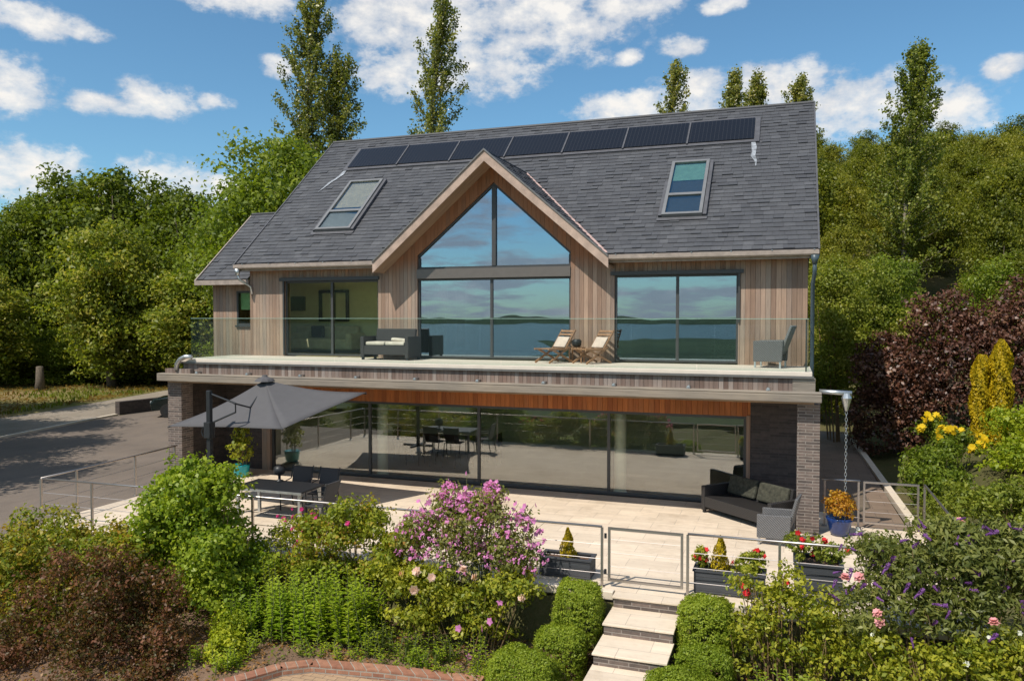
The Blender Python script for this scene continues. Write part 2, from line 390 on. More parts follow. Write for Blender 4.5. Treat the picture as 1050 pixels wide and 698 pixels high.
# ------------------------------------------------------------------ foliage
def leaf_mesh(name, P, N, S, var, mat, aspect=.6, fold=.18, long_dir=None):
    n = len(P); N = N/np.linalg.norm(N, axis=1, keepdims=True)
    L = rng.normal(size=(n,3)) if long_dir is None else long_dir + rng.normal(size=(n,3))*.25
    L -= N*np.sum(L*N, axis=1, keepdims=True); L /= np.linalg.norm(L, axis=1, keepdims=True)+1e-9
    W = np.cross(N, L); S = S[:,None]
    v = np.empty((n,4,3)); v[:,0] = P - L*S*.5; v[:,2] = P + L*S*.5 - N*S*.12
    v[:,1] = P + W*S*aspect*.5 + N*S*fold; v[:,3] = P - W*S*aspect*.5 + N*S*fold
    me = bpy.data.meshes.new(name); me.vertices.add(n*4); me.loops.add(n*4); me.polygons.add(n)
    me.vertices.foreach_set('co', v.reshape(-1).astype(np.float32))
    me.loops.foreach_set('vertex_index', np.arange(n*4, dtype=np.int32))
    me.polygons.foreach_set('loop_start', np.arange(0, n*4, 4, dtype=np.int32))
    me.update(calc_edges=True)
    a = me.attributes.new('var', 'FLOAT', 'FACE'); a.data.foreach_set('value', np.clip(var, 0, 1).astype(np.float32))
    me.materials.append(mat); return me
def unit(n):
    d = rng.normal(size=(n,3)); return d/np.linalg.norm(d, axis=1, keepdims=True)
def crown(blobs, ntuft, per, tr, ls, shell=.45, lump=.18, up=.25, lowcut=-.75, flat=1.0, boxy=0):
    """blobs: (cx,cy,cz,rx,ry,rz) -> leaf centres, normals, sizes, var. Leaves sit in tufts spread through the outer crown."""
    B = np.array(blobs, float); A = (B[:,3]*B[:,5]+B[:,4]*B[:,5]); w = A/A.sum()
    k = rng.choice(len(B), ntuft, p=w); d = unit(ntuft)
    bad = d[:,2] < lowcut; d[bad,2] *= -1
    ph = rng.uniform(0, 6.28, 6)
    lum = 1+lump*(np.sin(d[:,0]*5+ph[0]+k)*np.sin(d[:,1]*5.3+ph[1])+.6*np.sin(d[:,2]*7+d[:,0]*4+ph[2]+k*2))
    r = (1-shell*rng.random(ntuft)**1.6)*lum
    if boxy: r = r*(1-boxy+boxy/np.power(np.sum(np.abs(d)**5, axis=1), .2))
    C = B[k,:3] + d*B[k,3:6]*r[:,None]
    tv = rng.random(ntuft)
    i = np.repeat(np.arange(ntuft), per); n = len(i)
    g = rng.normal(size=(n,3))*tr*.55; g[:,2] *= .65*flat
    P = C[i] + g
    N = d[i]*.55 + rng.normal(size=(n,3))*.5 + g/(tr+1e-9)*.45; N[:,2] += up
    S = ls*rng.uniform(.5, 1.45, n)
    bv = rng.random(len(B))
    var = np.clip(.02+.42*rng.random(n) + .32*tv[i] + .26*bv[k][i], 0, 1)
    return P, N, S, var
def limbs(mb, base, top, r0, blobs, n, rt=.02):
    base = Vector(base); top = Vector(top)
    pts = []; m = 7
    for i in range(m):
        t = i/(m-1); p = base.lerp(top, t) + Vector((random.uniform(-1,1), random.uniform(-1,1), 0))*r0*.6*(0 if i == 0 else 1)
        pts.append(p)
    mb.tube(pts, [r0*(1-.85*i/(m-1))*(1.35 if i == 0 else 1) for i in range(m)], 8)
    for j in range(n):
        b = random.choice(blobs); t = random.uniform(.25, .9); s = base.lerp(top, t)
        d = Vector(unit(1)[0]); d.z = abs(d.z)*.8
        e = Vector(b[:3]) + Vector((d.x*b[3], d.y*b[4], d.z*b[5]))*.72
        mid = s.lerp(e, .5) + Vector((0,0,-.06*(e-s).length))
        rr = r0*.38*(1-t*.6)
        mb.tube([s, mid, e], [rr, rr*.6, rt], 5)
def tree_parts(root, mat, bark, blobs, ntuft, per, tr, ls, trunk, r0, nl, **kw):
    P, N, S, v = crown(clump(blobs, 7, .42, .5), ntuft, per, tr, ls, **kw)
    obj('crown', leaf_mesh('crown', P, N, S, v, mat), None, root)
    mb = MB(); limbs(mb, (0,0,-.3), trunk, r0, blobs, nl); obj('trunk', mb, bark, root, True)
    return root
def clump(blobs, k=10, frac=.36, rmin=.4, core=.72):
    """break every large lobe into a core and separate leafy clumps round it, with gaps between them"""
    out = []
    for b in blobs:
        if max(b[3:]) < rmin: out.append(b); continue
        out.append((b[0], b[1], b[2], b[3]*core*.8, b[4]*core*.8, b[5]*core*.8))
        for i in range(k):
            d = unit(1)[0]
            if d[2] < -.4: d[2] *= -1
            f = frac*random.uniform(.65, 1.3); o = random.uniform(.62, .95)
            out.append((b[0]+d[0]*b[3]*o, b[1]+d[1]*b[4]*o, b[2]+d[2]*b[5]*o, b[3]*f, b[4]*f, b[5]*f*.85))
    return out
def rblobs(h0, h1, rad, n, prof=lambda t: math.sin(math.pi*(.15+.8*t))**.7, squash=.8, size=.5):
    out = []
    for i in range(n):
        t = (i+.5)/n; a = i*2.4+random.uniform(-.4,.4); q = rad*prof(t)
        rr = q*random.uniform(size*.8, size*1.25)+.1*rad
        off = max(0, q-rr)*random.uniform(.6, 1.0)
        out.append((math.cos(a)*off, math.sin(a)*off, h0+(h1-h0)*t, rr, rr, rr*squash))
    return out

# ------------------------------------------------------------------ terrain
def sm(a, b, x):
    t = np.clip((x-a)/(b-a), 0, 1); return t*t*(3-2*t)
def ground_z(x, y):
    x = np.asarray(x, float); y = np.asarray(y, float)
    z = np.full(np.broadcast(x, y).shape, -3.52)
    # wooded hillside behind and to the right
    hill = np.clip(y-17, 0, 76)*.262
    z = z + hill*sm(-24, -6, x)
    # bank on the right
    z = z + 1.25*sm(2.35, 5.2, x)*sm(-9, -2, y)*(1-sm(14, 24, y))
    # garden falls away in front of the terrace
    fr = np.clip(-6.9-y, 0, 400)
    drop = np.where(y < -6.9, .78+np.minimum(fr, 2.2)*.10 + np.clip(fr-2.2, 0, 30)*.28 + np.clip(fr-32, 0, 200)*.11, 0)
    side = sm(-18.5, -15.6, x)
    drop2 = np.clip(-9-y, 0, 30)*.28 + np.clip(-39-y, 0, 200)*.11
    z = z - (drop*side + drop2*(1-side))
    return np.maximum(z, -34)
def build_ground():
    xs = np.unique(np.concatenate([np.linspace(-1500,-80,12), np.linspace(-80,-20,25), np.linspace(-20,10,61), np.linspace(10,60,20), np.linspace(60,1500,12)]))
    ys = np.unique(np.concatenate([np.linspace(-260,-60,11), np.linspace(-60,-12,20), np.linspace(-12,10,45), [-6.9,-6.88], np.linspace(10,110,41), np.linspace(110,1500,10)]))
    X, Y = np.meshgrid(xs, ys); Z = ground_z(X, Y)
    nx, ny = len(xs), len(ys)
    V = np.stack([X, Y, Z], -1).reshape(-1,3)
    Fs = [(j*nx+i, j*nx+i+1, (j+1)*nx+i+1, (j+1)*nx+i) for j in range(ny-1) for i in range(nx-1)]
    me = bpy.data.meshes.new('ground'); me.from_pydata(V.tolist(), [], Fs); me.update()
    me.polygons.foreach_set('use_smooth', [True]*len(me.polygons))
    o = bpy.data.objects.new('ground', me); COL.objects.link(o); me.materials.append(M['ground']); tag(o, kind='structure')
build_ground()
def sheet(name, poly, z, mat, kind='structure'):
    mb = MB(); mb.add([(x,y,z) for x,y in poly], [tuple(range(len(poly)))])
    return tag(obj(name, mb, mat), kind=kind)
sheet('driveway', [(-29.2,-9),(-15.6,-9),(-15.6,-2.3),(-16.2,-2.3),(-16.2,16),(-30.6,16),(-30,8),(-28.7,2.3)], -3.508, M['asphalt'])
sheet('gravel_lane', [(-33.2,-9),(-29.3,-9),(-28.8,2.3),(-30.1,8),(-30.9,16),(-36,40),(-41.5,42),(-38.5,24),(-34.8,9)], -3.512, M['gravel'])
sheet('grass_verge', [(-70,-9),(-33.3,-9),(-34.9,9),(-38.6,24),(-41.6,42),(-90,60)], -3.513, M['verge'])
k = MB(); 
for a, b in (((-29.25,-9),(-28.75,2.3)), ((-28.75,2.3),(-30.05,8)), ((-30.05,8),(-30.3,9.4))):
    k.bar((a[0],a[1],-3.49),(b[0],b[1],-3.49), .16, .12)
tag(obj('kerb', k, M['coping']), kind='structure')
# water seen reflected in the panes, fields and far shore
def water():
    m, t, p = newmat('estuary_water'); co = t.coord(); n = t.noise(co, .012, 5); 
    t.link(t.ramp(n, [(.3, (.015,.05,.06)), (.7, (.03,.085,.095))]), p.inputs['Base Color']); p.inputs['Roughness'].default_value = .35
    t.link(t.bump(t.noise(co, .5, 3), .3, .5), p.inputs['Normal']); return m
W = sheet('water', [(-9000,-9000),(9000,-9000),(9000,-210),(-9000,-210)], -29, water())
sheet('fields', [(-1500,-252),(1500,-252),(1500,-60),(-1500,-60)], -28.8, M['field']) if False else None
sheet('salt_marsh', [(-150,-205),(1600,-205),(1600,-1150),(-80,-1150),(-300,-930),(-170,-600),(-260,-400)], -28.9, M['field'])
hb = MB()
for (x0, x1, y, h) in ((-2600, 300, -3300, 62), (-400, 1500, -4200, 75), (1200, 4200, -3900, 95), (-5200,-2900,-4300,80)):
    n = 24; top = []
    for i in range(n+1):
        t = i/n; top.append((x0+(x1-x0)*t, y, -29 + .55*h*math.sin(math.pi*t)**.6*(.8+.25*math.sin(i*1.7))))
    vs = [(p[0], y+140, -29.5) for p in top] + top + [(p[0], y-400, -29.5) for p in top]
    m_ = n+1
    hb.add(vs, [(i, i+1, m_+i+1, m_+i) for i in range(n)] + [(m_+i, m_+i+1, 2*m_+i+1, 2*m_+i) for i in range(n)])
tag(obj('far_shore', hb, M['field'], None, True), kind='structure')

# ------------------------------------------------------------------ terrace, steps, retaining wall
tz = -3.35
terr = thing('terrace', 'cream stone paved terrace in front of the glazed ground floor', 'terrace', (-7.5,-3.4,tz)); terr['kind'] = 'structure'
mb = MB(); mb.box(-15.75, .45, -6.72, 0.0, tz-.16, tz); mb.box(.45, 2.35, -6.72, -1.1, tz-.16, tz-.003); obj('terrace_paving', mb, M['travertine'], terr)
mb = MB(); mb.box(-15.83, -3.06, -6.86, -6.72, tz-.12, tz+.012); mb.box(-1.94, 2.4, -6.86, -6.72, tz-.12, tz+.012); obj('coping', mb, M['coping'], terr, bevel=.01)
mb = MB(); mb.box(-15.72, -3.06, -6.78, -6.5, -5.2, tz-.125); mb.box(-1.94, 2.36, -6.78, -6.5, -5.2, tz-.125); mb.box(-15.7,-15.5,-6.5,-2,-4.4,tz-.165)
rw = tag(obj('retaining_wall', mb, M['brick']), 'low dark brick wall holding up the front edge of the cream terrace', 'wall')
st = thing('garden_steps', 'cream stone steps with dark brick risers descending between clipped box bushes', 'steps', (-2.5,-8,-4.2))
for i, y in enumerate((-7.02, -7.72, -8.4, -9.06, -9.7)):
    z = tz-.18*i
    a = MB(); a.box(-3.04+.0*i, -1.96, y, (-6.72 if i == 0 else [-7.02,-7.72,-8.4,-9.06,-9.7][i-1]+.06), z-.032, z); obj('tread', a, M['travertine'], st, bevel=.006)
    a = MB(); a.box(-3.02, -1.98, y+.03, y+.35, z-.62, z-.034); obj('riser', a, M['brick'], st)
# house-side passage, its pale edging and path on the right
sheet('side_path', [(.3,-1.1),(2.02,-1.1),(1.75,14),(.3,14)], tz-.02, M['brownpave'])
kb = MB(); kb.bar((2.2,-1.2,tz-.02),(1.82,12,tz-.02), .17, .16); tag(obj('kerb', kb, M['coping']), kind='structure')
# front bed with red brick edging
sheet('flower_bed', [(-15.6,-6.9),(2.9,-6.9),(2.9,-7.6),(-15.6,-7.6)], -4.32, M['bed']) if False else None
def bed():
    xs = np.linspace(-15.6, 3.2, 60); ys = np.linspace(-10.4, -6.82, 16)
    X, Y = np.meshgrid(xs, ys); Z = ground_z(X, Y)+.03+.03*np.sin(X*5+Y*3)*np.sin(Y*7-X*2)
    Z[-1:] = Z[-2:-1]
    mm = MB(); nx = len(xs)
    mm.v = [tuple(p) for p in np.stack([X,Y,Z], -1).reshape(-1,3).tolist()]
    mm.f = [(j*nx+i, j*nx+i+1, (j+1)*nx+i+1, (j+1)*nx+i) for j in range(len(ys)-1) for i in range(nx-1)]
    return tag(obj('flower_bed', mm, M['bed'], None, True), kind='structure')
bed()
ed = MB()
pts = [(-8.35,-9.9),(-7.85,-9.1),(-7.45,-8.82),(-6.3,-8.63),(-4.7,-8.48)]
for a, b in zip(pts[:-1], pts[1:]):
    za = -4.42
    ed.bar((a[0],a[1],za),(b[0],b[1],za), .22, .22)
tag(obj('brick_edging', ed, M['redbrick']), 'low red brick edging curving round the bottom of the flower bed', 'edging')
sheet('lower_path', [(-8.4,-10.1),(-7.8,-9.15),(-7.4,-8.9),(-4.6,-8.58),(-4.5,-9.9)], -4.44, M['sandpave'])

# ------------------------------------------------------------------ house
H = thing('modern_house', 'two storey timber clad house with slate roof, big gable window and full width balcony', 'house', (-7.7, 2, tz))
TP = .863; E0 = .35; ZE = 2.676; XL, XR = -15.62, .22; RY = 4.95; XG = -7.736; GZ = 5.323; GW = 3.09
def mz(y): return ZE+(y+E0)*TP
def wallbox(*a): return MB().box(*a)
w = MB()
for x0, x1 in ((-15.395,-14.2), (-11.14,-9.94), (-5.64,-4.51), (-1.54,0)): w.box(x0, x1, 0, .28, 0, 2.95 if False else 2.62)
for x0, x1 in ((-14.2,-11.14), (-4.51,-1.54)): w.box(x0, x1, 0, .28, 2.26, 2.62)
# gable leaves, left and right of the raking window
gl, gr = -9.94, -5.64; zl = 2.80; ap = 4.66
for s in (-1, 1):
    xo = XG+s*(GW-.15); xi = gl if s < 0 else gr
    poly = [(xo, 2.622), (xo, 2.64), (XG, GZ-.12), (XG, ap), (xi, zl), (xi, 2.622)]
    w.prism(poly, 0.001, .28, 'Y')
obj('cladding', w, M['cedar'], H)
a = MB(); a.box(-15.39,-15.15,.28,9.8,tz,-.3); a.box(-15.39,-15.15,3.2,9.8,-.3,2.6); a.box(-.24,0,.28,9.8,tz,2.6); a.box(-15.15,-.24,9.6,9.8,tz,2.6)
a.prism([(.28,2.6),(RY,mz(RY)-.25),(9.6,2.6)], -15.3, -15.1, 'X'); a.prism([(.28,2.6),(RY,mz(RY)-.25),(9.6,2.6)], -.25, -.05, 'X')
obj('rear_wall', a, M['cedar'], H)
# roof deck (front slope is cut away under the dormer)
rf = MB()
def slope(poly, th=.12):
    top = [(x, y, mz(y)-.02) for x, y in poly]; bot = [(x, y, mz(y)-.02-th) for x, y in poly]; n = len(poly)
    rf.add(top+bot, [tuple(range(n)), tuple(range(2*n-1, n-1, -1))]+[(i, n+i, n+(i+1) % n, (i+1) % n) for i in range(n)])
DY = (GZ-ZE)/TP-E0
slope([(XL,-E0),(XG-GW,-E0),(XG,DY),(XG,RY),(XL,RY)]); slope([(XR,-E0),(XR,RY),(XG,RY),(XG,DY),(XG+GW,-E0)])
rf.add([(XL,RY,mz(RY)-.02),(XR,RY,mz(RY)-.02),(XR,10.2,ZE-.1),(XL,10.2,ZE-.1)], [(0,1,2,3)])
rf.add([(XG,-.62,GZ-.02),(XG-GW,-.62,ZE-.02),(XG-GW,-E0,ZE-.02),(XG,DY,GZ-.02)], [(0,1,2,3)])
rf.add([(XG,-.62,GZ-.02),(XG+GW,-.62,ZE-.02),(XG+GW,-E0,ZE-.02),(XG,DY,GZ-.02)], [(0,1,2,3)])
roof = obj('roof', rf, M['leadgrey'], H)
def slates(name, org, U, V, ul, vl, keep, parent, cw=.25, ch=.175):
    org = np.array(org, float); U = np.array(U, float); V = np.array(V, float); N = np.cross(U, V)
    if N[2] < 0: N = -N
    vs = []; fs = []; var = []
    rows = int(vl/ch)
    for j in range(rows+1):
        v0 = j*ch; u = -random.random()*cw; v1 = min(v0+ch*1.12, vl+.02)
        if v1-v0 < .03: continue
        while u < ul:
            w_ = cw*random.uniform(.82, 1.12); u0 = max(u, 0); u1 = min(u+w_-.003, ul); u += w_
            if u1-u0 < .03 or not keep((u0+u1)/2, v0+ch*.5): continue
            jit = random.uniform(-.006, .006); lift = .016+random.random()*.010+(.014 if random.random() < .13 else 0)
            c = []
            for (uu, vv, h) in ((u0, v0+jit, lift), (u1, v0+jit, lift+random.uniform(-.003,.003)), (u1, v1, .006), (u0, v1, .006)):
                c.append(org+U*uu+V*vv+N*h)
            b0 = org+U*u0+V*(v0+jit)-N*.004; b1 = org+U*u1+V*(v0+jit)-N*.004
            o = len(vs); vs += [p.tolist() for p in c]+[b0.tolist(), b1.tolist()]
            fs += [(o, o+1, o+2, o+3), (o+4, o+5, o+1, o), (o+4, o, o+3), (o+5, o+2, o+1)]
            q = random.random(); var += [q]*4
    me = bpy.data.meshes.new(name); me.from_pydata(vs, [], fs); me.update()
    at = me.attributes.new('var', 'FLOAT', 'FACE'); at.data.foreach_set('value', var)
    return obj(name, me, M['slate'], parent)
c_, s_ = 1/math.hypot(1,TP), TP/math.hypot(1,TP)
def keep_main(u, v):
    x = XL+u; y = -E0+v*c_; z = mz(y)
    return GZ-TP*abs(x-XG) < z-.02
slates('slates', (XL,-E0,ZE), (1,0,0), (0,c_,s_), XR-XL, (RY+E0)/c_, keep_main, roof)
for s in (-1, 1):
    def keep_d(u, v):
        y = -.62+u; z = ZE+v*s_
        return z > mz(y)-.02
    slates('dormer_slates', (XG+s*GW,-.62,ZE), (0,1,0), (-s*c_,0,s_), 3.6, GW/c_, keep_d, roof)
r = MB(); r.tube([(XL,RY,mz(RY)+.005),(XR,RY,mz(RY)+.005)], .06, 8); obj('ridge_tile', r, M['slate'], roof)
r = MB(); r.tube([(XG,-.62,GZ+.015),(XG,DY,GZ+.015)], .045, 6); obj('ridge_tile', r, M['slate'], roof)
for s in (-1, 1):
    v = MB(); n = Vector((s*TP*.4, -TP*.4, 1)).normalized()*.035
    p0 = Vector((XG+s*GW, -E0, ZE))+n; p1 = Vector((XG, DY, GZ))+n
    v.bar(p0, p1, .09, .01); obj('valley_flashing', v, M['lead'] if s > 0 else M['leadgrey'], roof)
# verges and eaves
for x in (XL, XR):
    v = MB(); v.bar((x,-E0-.02,ZE-.09),(x,RY,mz(RY)-.09), .04, .2); obj('verge_trim', v, M['leadgrey'], roof)
# solar array
def on_roof(x, v, h=0): return Vector((x, -E0+v*c_-s_*h, ZE+v*s_+c_*h))
def roof_slab(mb, x0, x1, v0, v1, h0, h1):
    vs = [on_roof(x, v, h) for h in (h0, h1) for x, v in ((x0,v0),(x1,v0),(x1,v1),(x0,v1))]
    return mb.add(vs, [(0,3,2,1),(4,5,6,7),(0,1,5,4),(1,2,6,5),(2,3,7,6),(3,0,4,7)])
sa = obj('solar_array', roof_slab(MB(), -14.3,-1.22, 4.93,6.36, .0,.055), M['leadgrey'], H)
xs = np.linspace(-14.18, -1.34, 8)
for i in range(7):
    m_ = MB(); roof_slab(m_, xs[i]+.03, xs[i+1]-.03, 5.06, 6.24, .056, .085); obj('solar_panel', m_, M['panel'], sa)
    m_ = MB(); 
    if i: roof_slab(m_, xs[i]-.022, xs[i]+.022, 5.0, 6.27, .06, .1); obj('panel_joint', m_, M['leadgrey'], sa)
for x, v, dx in ((-1.38,4.92,.05), (-14.2,4.95,-.22)):
    stn = MB(); pl_ = [(0,.05,.05),(.1,-.25,.07),(.3,-.5,.05),(.5,-.72,.06),(.8,-1.0,.03),(1,-1.25,.01)]
    vs = []
    for q, dv, w_ in pl_: xx = x+dx*q*2+.03*math.sin(q*9); vs += [tuple(on_roof(xx-w_, v+dv, .034)), tuple(on_roof(xx+w_, v+dv, .034))]
    stn.add(vs, [(2*q, 2*q+1, 2*q+3, 2*q+2) for q in range(5)]); obj('mastic_stain', stn, M['stain'], roof)
# rooflights
def rooflight(x0, x1, v0, v1, blind):
    f = MB()
    for a_ in ((x0,x1,v0,v0+.08),(x0,x1,v1-.08,v1),(x0,x0+.08,v0+.08,v1-.08),(x1-.08,x1,v0+.08,v1-.08)): roof_slab(f, *a_, .02, .14)
    vm = v0+(v1-v0)*.36; roof_slab(f, x0+.08, x1-.08, vm-.05, vm+.05, .02, .135)
    R_ = obj('rooflight', f, M['alulight'], H)
    g = MB(); roof_slab(g, x0+.08, x1-.08, v0+.08, vm-.05, .10, .105); obj('pane', g, M['glass_sky'], R_)
    g = MB(); roof_slab(g, x0+.08, x1-.08, vm+.05, v1-.08, .10, .105); obj('pane', g, M['glass_sky'], R_)
    g = MB(); roof_slab(g, x0+.1, x1-.1, vm+(.25 if blind == 'blind' else .75), v1-.1, .05, .06); obj('blind', g, M[blind], R_)
    g = MB(); roof_slab(g, x0+.09, x1-.09, v0+.09, v1-.09, .03, .035); obj('shaft', g, M['ply'], R_)
    g = MB(); roof_slab(g, x0-.09, x0-.01, v0+.02, v0+(v1-v0)*.62, .02, .10); roof_slab(g, x1+.01, x1+.1, v0, v1+.02, .02, .10)
    roof_slab(g, x0-.12, x1+.12, v0-.13, v0-.01, .034, .045); obj('flashing', g, M['leadgrey'], R_)
rooflight(-13.6, -12.42, 1.42, 4.1, 'blind'); rooflight(-3.46, -2.46, 1.42, 4.0, 'blindg')
# eaves: fascia, gutter
for x0, x1 in ((XL+.02, XG-GW+.05), (XG+GW-.05, XR)):
    g = MB()
    prof = [(-.49,ZE-.04),(-.49,ZE-.13),(-.46,ZE-.16),(-.37,ZE-.16),(-.35,ZE-.13),(-.35,ZE-.02),(-.365,ZE-.02),(-.365,ZE-.125),(-.46,ZE-.14),(-.475,ZE-.04)]
    g.prism(prof, x0, x1, 'X'); gt = obj('gutter', g, M['trim'], H)
    pieces('gutter_bracket', [(q, q+.03, -.50, -.34, ZE-.035, ZE-.02) for q in np.arange(x0+.3, x1, .9)], M['galv'], gt)
    g = MB(); g.box(x0, x1, -.348, -.32, ZE-.22, ZE-.03); obj('eaves_board', g, M['trim'], H)
    g = MB(); g.box(x0+.02, x1, -.32, -.002, ZE-.125, ZE-.10); obj('soffit', g, M['soffit'], H)
# gable bargeboards and raking soffits
for s in (-1, 1):
    foot = XG+s*(GW+.12); zf = GZ-TP*(GW+.12)
    off = .205/c_
    b = MB(); b.prism([(foot, zf+.03),(XG, GZ+.03),(XG, GZ+.03-off),(foot, zf+.03-off)], -.66, -.62, 'Y'); obj('bargeboard', b, M['barge'], H)
    b = MB(); b.prism([(foot, zf+.075),(XG, GZ+.075),(XG, GZ+.028),(foot, zf+.028)], -.69, -.60, 'Y'); obj('verge_cap', b, M['gutter'], H)
    o1 = .15/c_; o2 = .19/c_
    b = MB(); b.prism([(foot, zf-o1+.03),(XG, GZ-o1+.03),(XG, GZ-o2+.03),(foot, zf-o2+.03)], -.619, -.003, 'Y'); obj('raking_soffit', b, M['soffit'], H)
for x, z in ((-9.0, 3.72), (-6.35, 3.66)):
    pass
# upper windows
def frame(mb, x0, x1, z0, z1, t, y0=.07, y1=.15):
    mb.box(x0, x1, y0, y1, z1-t, z1); mb.box(x0, x1, y0, y1, z0, z0+t); mb.box(x0, x0+t, y0, y1, z0+t, z1-t); mb.box(x1-t, x1, y0, y1, z0+t, z1-t)
def slider(x0, x1, z0, z1, splits, glass, y=.10, fmat='alu', surround=True, t=.05):
    f = MB(); frame(f, x0, x1, z0, z1, t, y-.04, y+.06)
    for sx in splits: f.box(sx-.035, sx+.035, y-.035, y+.055, z0+t, z1-t)
    wdw = obj('sliding_door', f, M[fmat], H)
    e = [x0]+splits+[x1]
    for i in range(len(e)-1):
        g = MB(); g.box(e[i]+(t if i == 0 else .035), e[i+1]-(t if i == len(e)-2 else .035), y, y+.012, z0+t, z1-t); obj('pane', g, M[glass], wdw)
    return wdw
slider(-14.2, -11.14, .03, 2.16, [-12.66], 'glass_left'); slider(-4.51, -1.54, .03, 2.16, [-2.97], 'glass_up'); slider(gl, gr, .03, 2.16, [-7.81], 'glass_up')
pieces('window_head', [(-14.35,-11.1,-.05,.28,2.165,2.255), (-4.6,-1.42,-.05,.28,2.165,2.255)], M['alu'], H)
pieces('window_jamb', [(-1.54,-1.50,-.04,.02,1.0,2.16), (-14.24,-14.2,-.03,.02,.03,2.16)], M['alu'], H)
f = MB(); f.box(gl, gr, -.03, .25, 2.165, 2.42); obj('transom', f, M['alu2'], H)
# raking gable window
f = MB(); t_ = .06
for s, xi in ((-1, gl), (1, gr)):
    f.prism([(xi, zl), (XG, ap), (XG, ap-t_/c_), (xi, zl-t_/c_)], .06, .16, 'Y')
    f.box(min(xi, xi-s*t_), max(xi, xi-s*t_), .06, .16, 2.48, zl-t_/c_+.0)
f.box(gl, gr, .055, .165, 2.425, 2.48); f.box(XG-.055, XG+.055, .04, .18, 2.48, ap-.1)
gwf = obj('gable_window', f, M['alu'], H)
for s, xi in ((-1, gl+.06), (1, gr-.06)):
    g = MB(); g.prism([(xi, 2.48), (XG+s*.055, 2.48), (XG+s*.055, ap-.12), (xi, zl-.03)], .10, .11, 'Y'); obj('pane', g, M['glass_up'], gwf)
# balcony
dk = MB(); dk.box(-16.0, .06, -2.16, .0, -.10, 0.0); balc = obj('balcony_deck', dk, M['deck'], H, bevel=.008)
d2 = MB(); d2.box(-16.0,.09,-2.19,-2.161,-.13,-.08); obj('drip_trim', d2, M['gutter'], balc)
d3 = MB(); d3.box(-15.95, .0, -2.12, -1.95, -.4, -.105); obj('fascia_boards', d3, M['fascia'], H)
d3 = MB(); d3.box(-.32,.12,-2.15,-1.9,-.4,-.135); obj('fascia_end', d3, M['beam'], H)
d4 = MB(); d4.box(-16.6, .24, -2.42, -2.2, -.60, -.39); bm_ = obj('timber_beam', d4, M['beam'], H, bevel=.02)
d4 = MB(); d4.box(-16.3, .1, -2.195, -2.125, -.53, -.42); obj('beam_rail', d4, M['cush'], H)
for x in np.arange(-15.4, .1, 1.62):
    q = MB(); q.box(x, x+.05, -2.3, -2.12, -.37, -.33); q.tube([(x+.025,-2.28,-.385),(x+.025,-2.28,-.35)], .05, 8); obj('beam_bracket', q, M['galv'], bm_)
d5 = MB(); d5.box(-16.5, .1, -2.12, -.02, -.66, -.62); obj('porch_ceiling', d5, M['soffit'], H)
d5 = MB(); d5.box(-15.39, 0, .3, 9.6, -.6, -.01); obj('floor_slab', d5, M['cream'], H)
# glass balustrade
bx = np.linspace(-15.75, -.02, 8)
for i in range(7):
    g = MB(); g.box(bx[i]+.008, bx[i+1]-.008, -2.06, -2.045, .0, 1.09); bp = obj('balustrade_pane', g, M['glass_bal'], H)
    g = MB(); g.box(bx[i]+.008, bx[i+1]-.008, -2.061, -2.044, 1.09, 1.1); obj('glass_edge', g, M['glass_edge'], bp)
for x in (-15.75, -.02):
    g = MB(); g.box(x-.008, x+.008, -2.04, -.05, .0, 1.09); bp = obj('balustrade_pane', g, M['glass_bal'], H)
    g = MB(); g.box(x-.009, x+.009, -2.04, -.05, 1.09, 1.1); obj('glass_edge', g, M['glass_edge'], bp)
g = MB(); g.box(-.075,-.045,-2.035,-2.0,0,1.08); obj('end_post', g, M['alu'], H)
# piers and lower brick walls
for x0, x1 in ((-.22,.22), (-16.5,-16.04)):
    q = MB(); q.box(x0, x1, -2.12, -1.68, tz, -.66); obj('brick_pier', q, M['brick'], H)
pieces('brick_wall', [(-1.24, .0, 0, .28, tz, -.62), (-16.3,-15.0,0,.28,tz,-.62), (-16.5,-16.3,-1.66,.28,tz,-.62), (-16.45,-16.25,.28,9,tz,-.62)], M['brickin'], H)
pieces('timber_post', [(-15.0,-14.72,-.03,.25,tz,-.62), (-1.33,-1.24,-.02,.2,tz,-1.2)], M['cedar'], H)
q = MB(); q.box(-14.72,-1.24,.02,.2,-1.22,-.66); obj('cladding_band', q, M['orange'], H)
slider(-14.72, -1.33, tz+.01, -1.225, [-11.47, -8.18, -4.66], 'glass_low', t=.065)
# interiors
q = MB(); q.box(-15.15,-.24,.25,9.6,tz-.05,tz-.003); obj('ground_floor', q, M['floor_in'], H)
q = MB(); q.box(-15.15,-.24,6.6,6.8,tz,-.6); q.box(-15.15,-14.9,.3,6.6,tz,-.6); q.box(-.5,-.3,.3,6.6,tz,-.6)
obj('interior_wall', q, M['cream'], H)
q = MB(); q.box(-17.0,-11.0,3.0,3.15,0,2.9); q.box(-11.05,-10.9,.3,4.9,0,3.0); q.box(-4.55,-4.4,.3,4.9,0,3); q.box(-4.4,-.24,4.9,5.05,0,3.2); q.box(-10.9,-4.55,5.6,5.75,0,6.5)
obj('interior_wall', q, M['cream'], H)
q = MB(); q.box(-17.0,-11.05,.75,2.99,2.42,2.5); q.box(-4.4,-.24,.3,4.9,2.42,2.5); obj('ceiling', q, M['white'], H)
q = MB(); q.box(-15.1,-.3,.3,5.5,-.008,.004); obj('upper_floor', q, M['oakfloor'], H)
for x in (-4.42, -11.22):
    q = MB(); q.lathe([(.15,0),(.15,2.7)], (x,.36,tz)); q.lathe([(.17,0),(.17,.1)], (x,.36,tz)); obj('column', q, M['colwhite'], H, True)
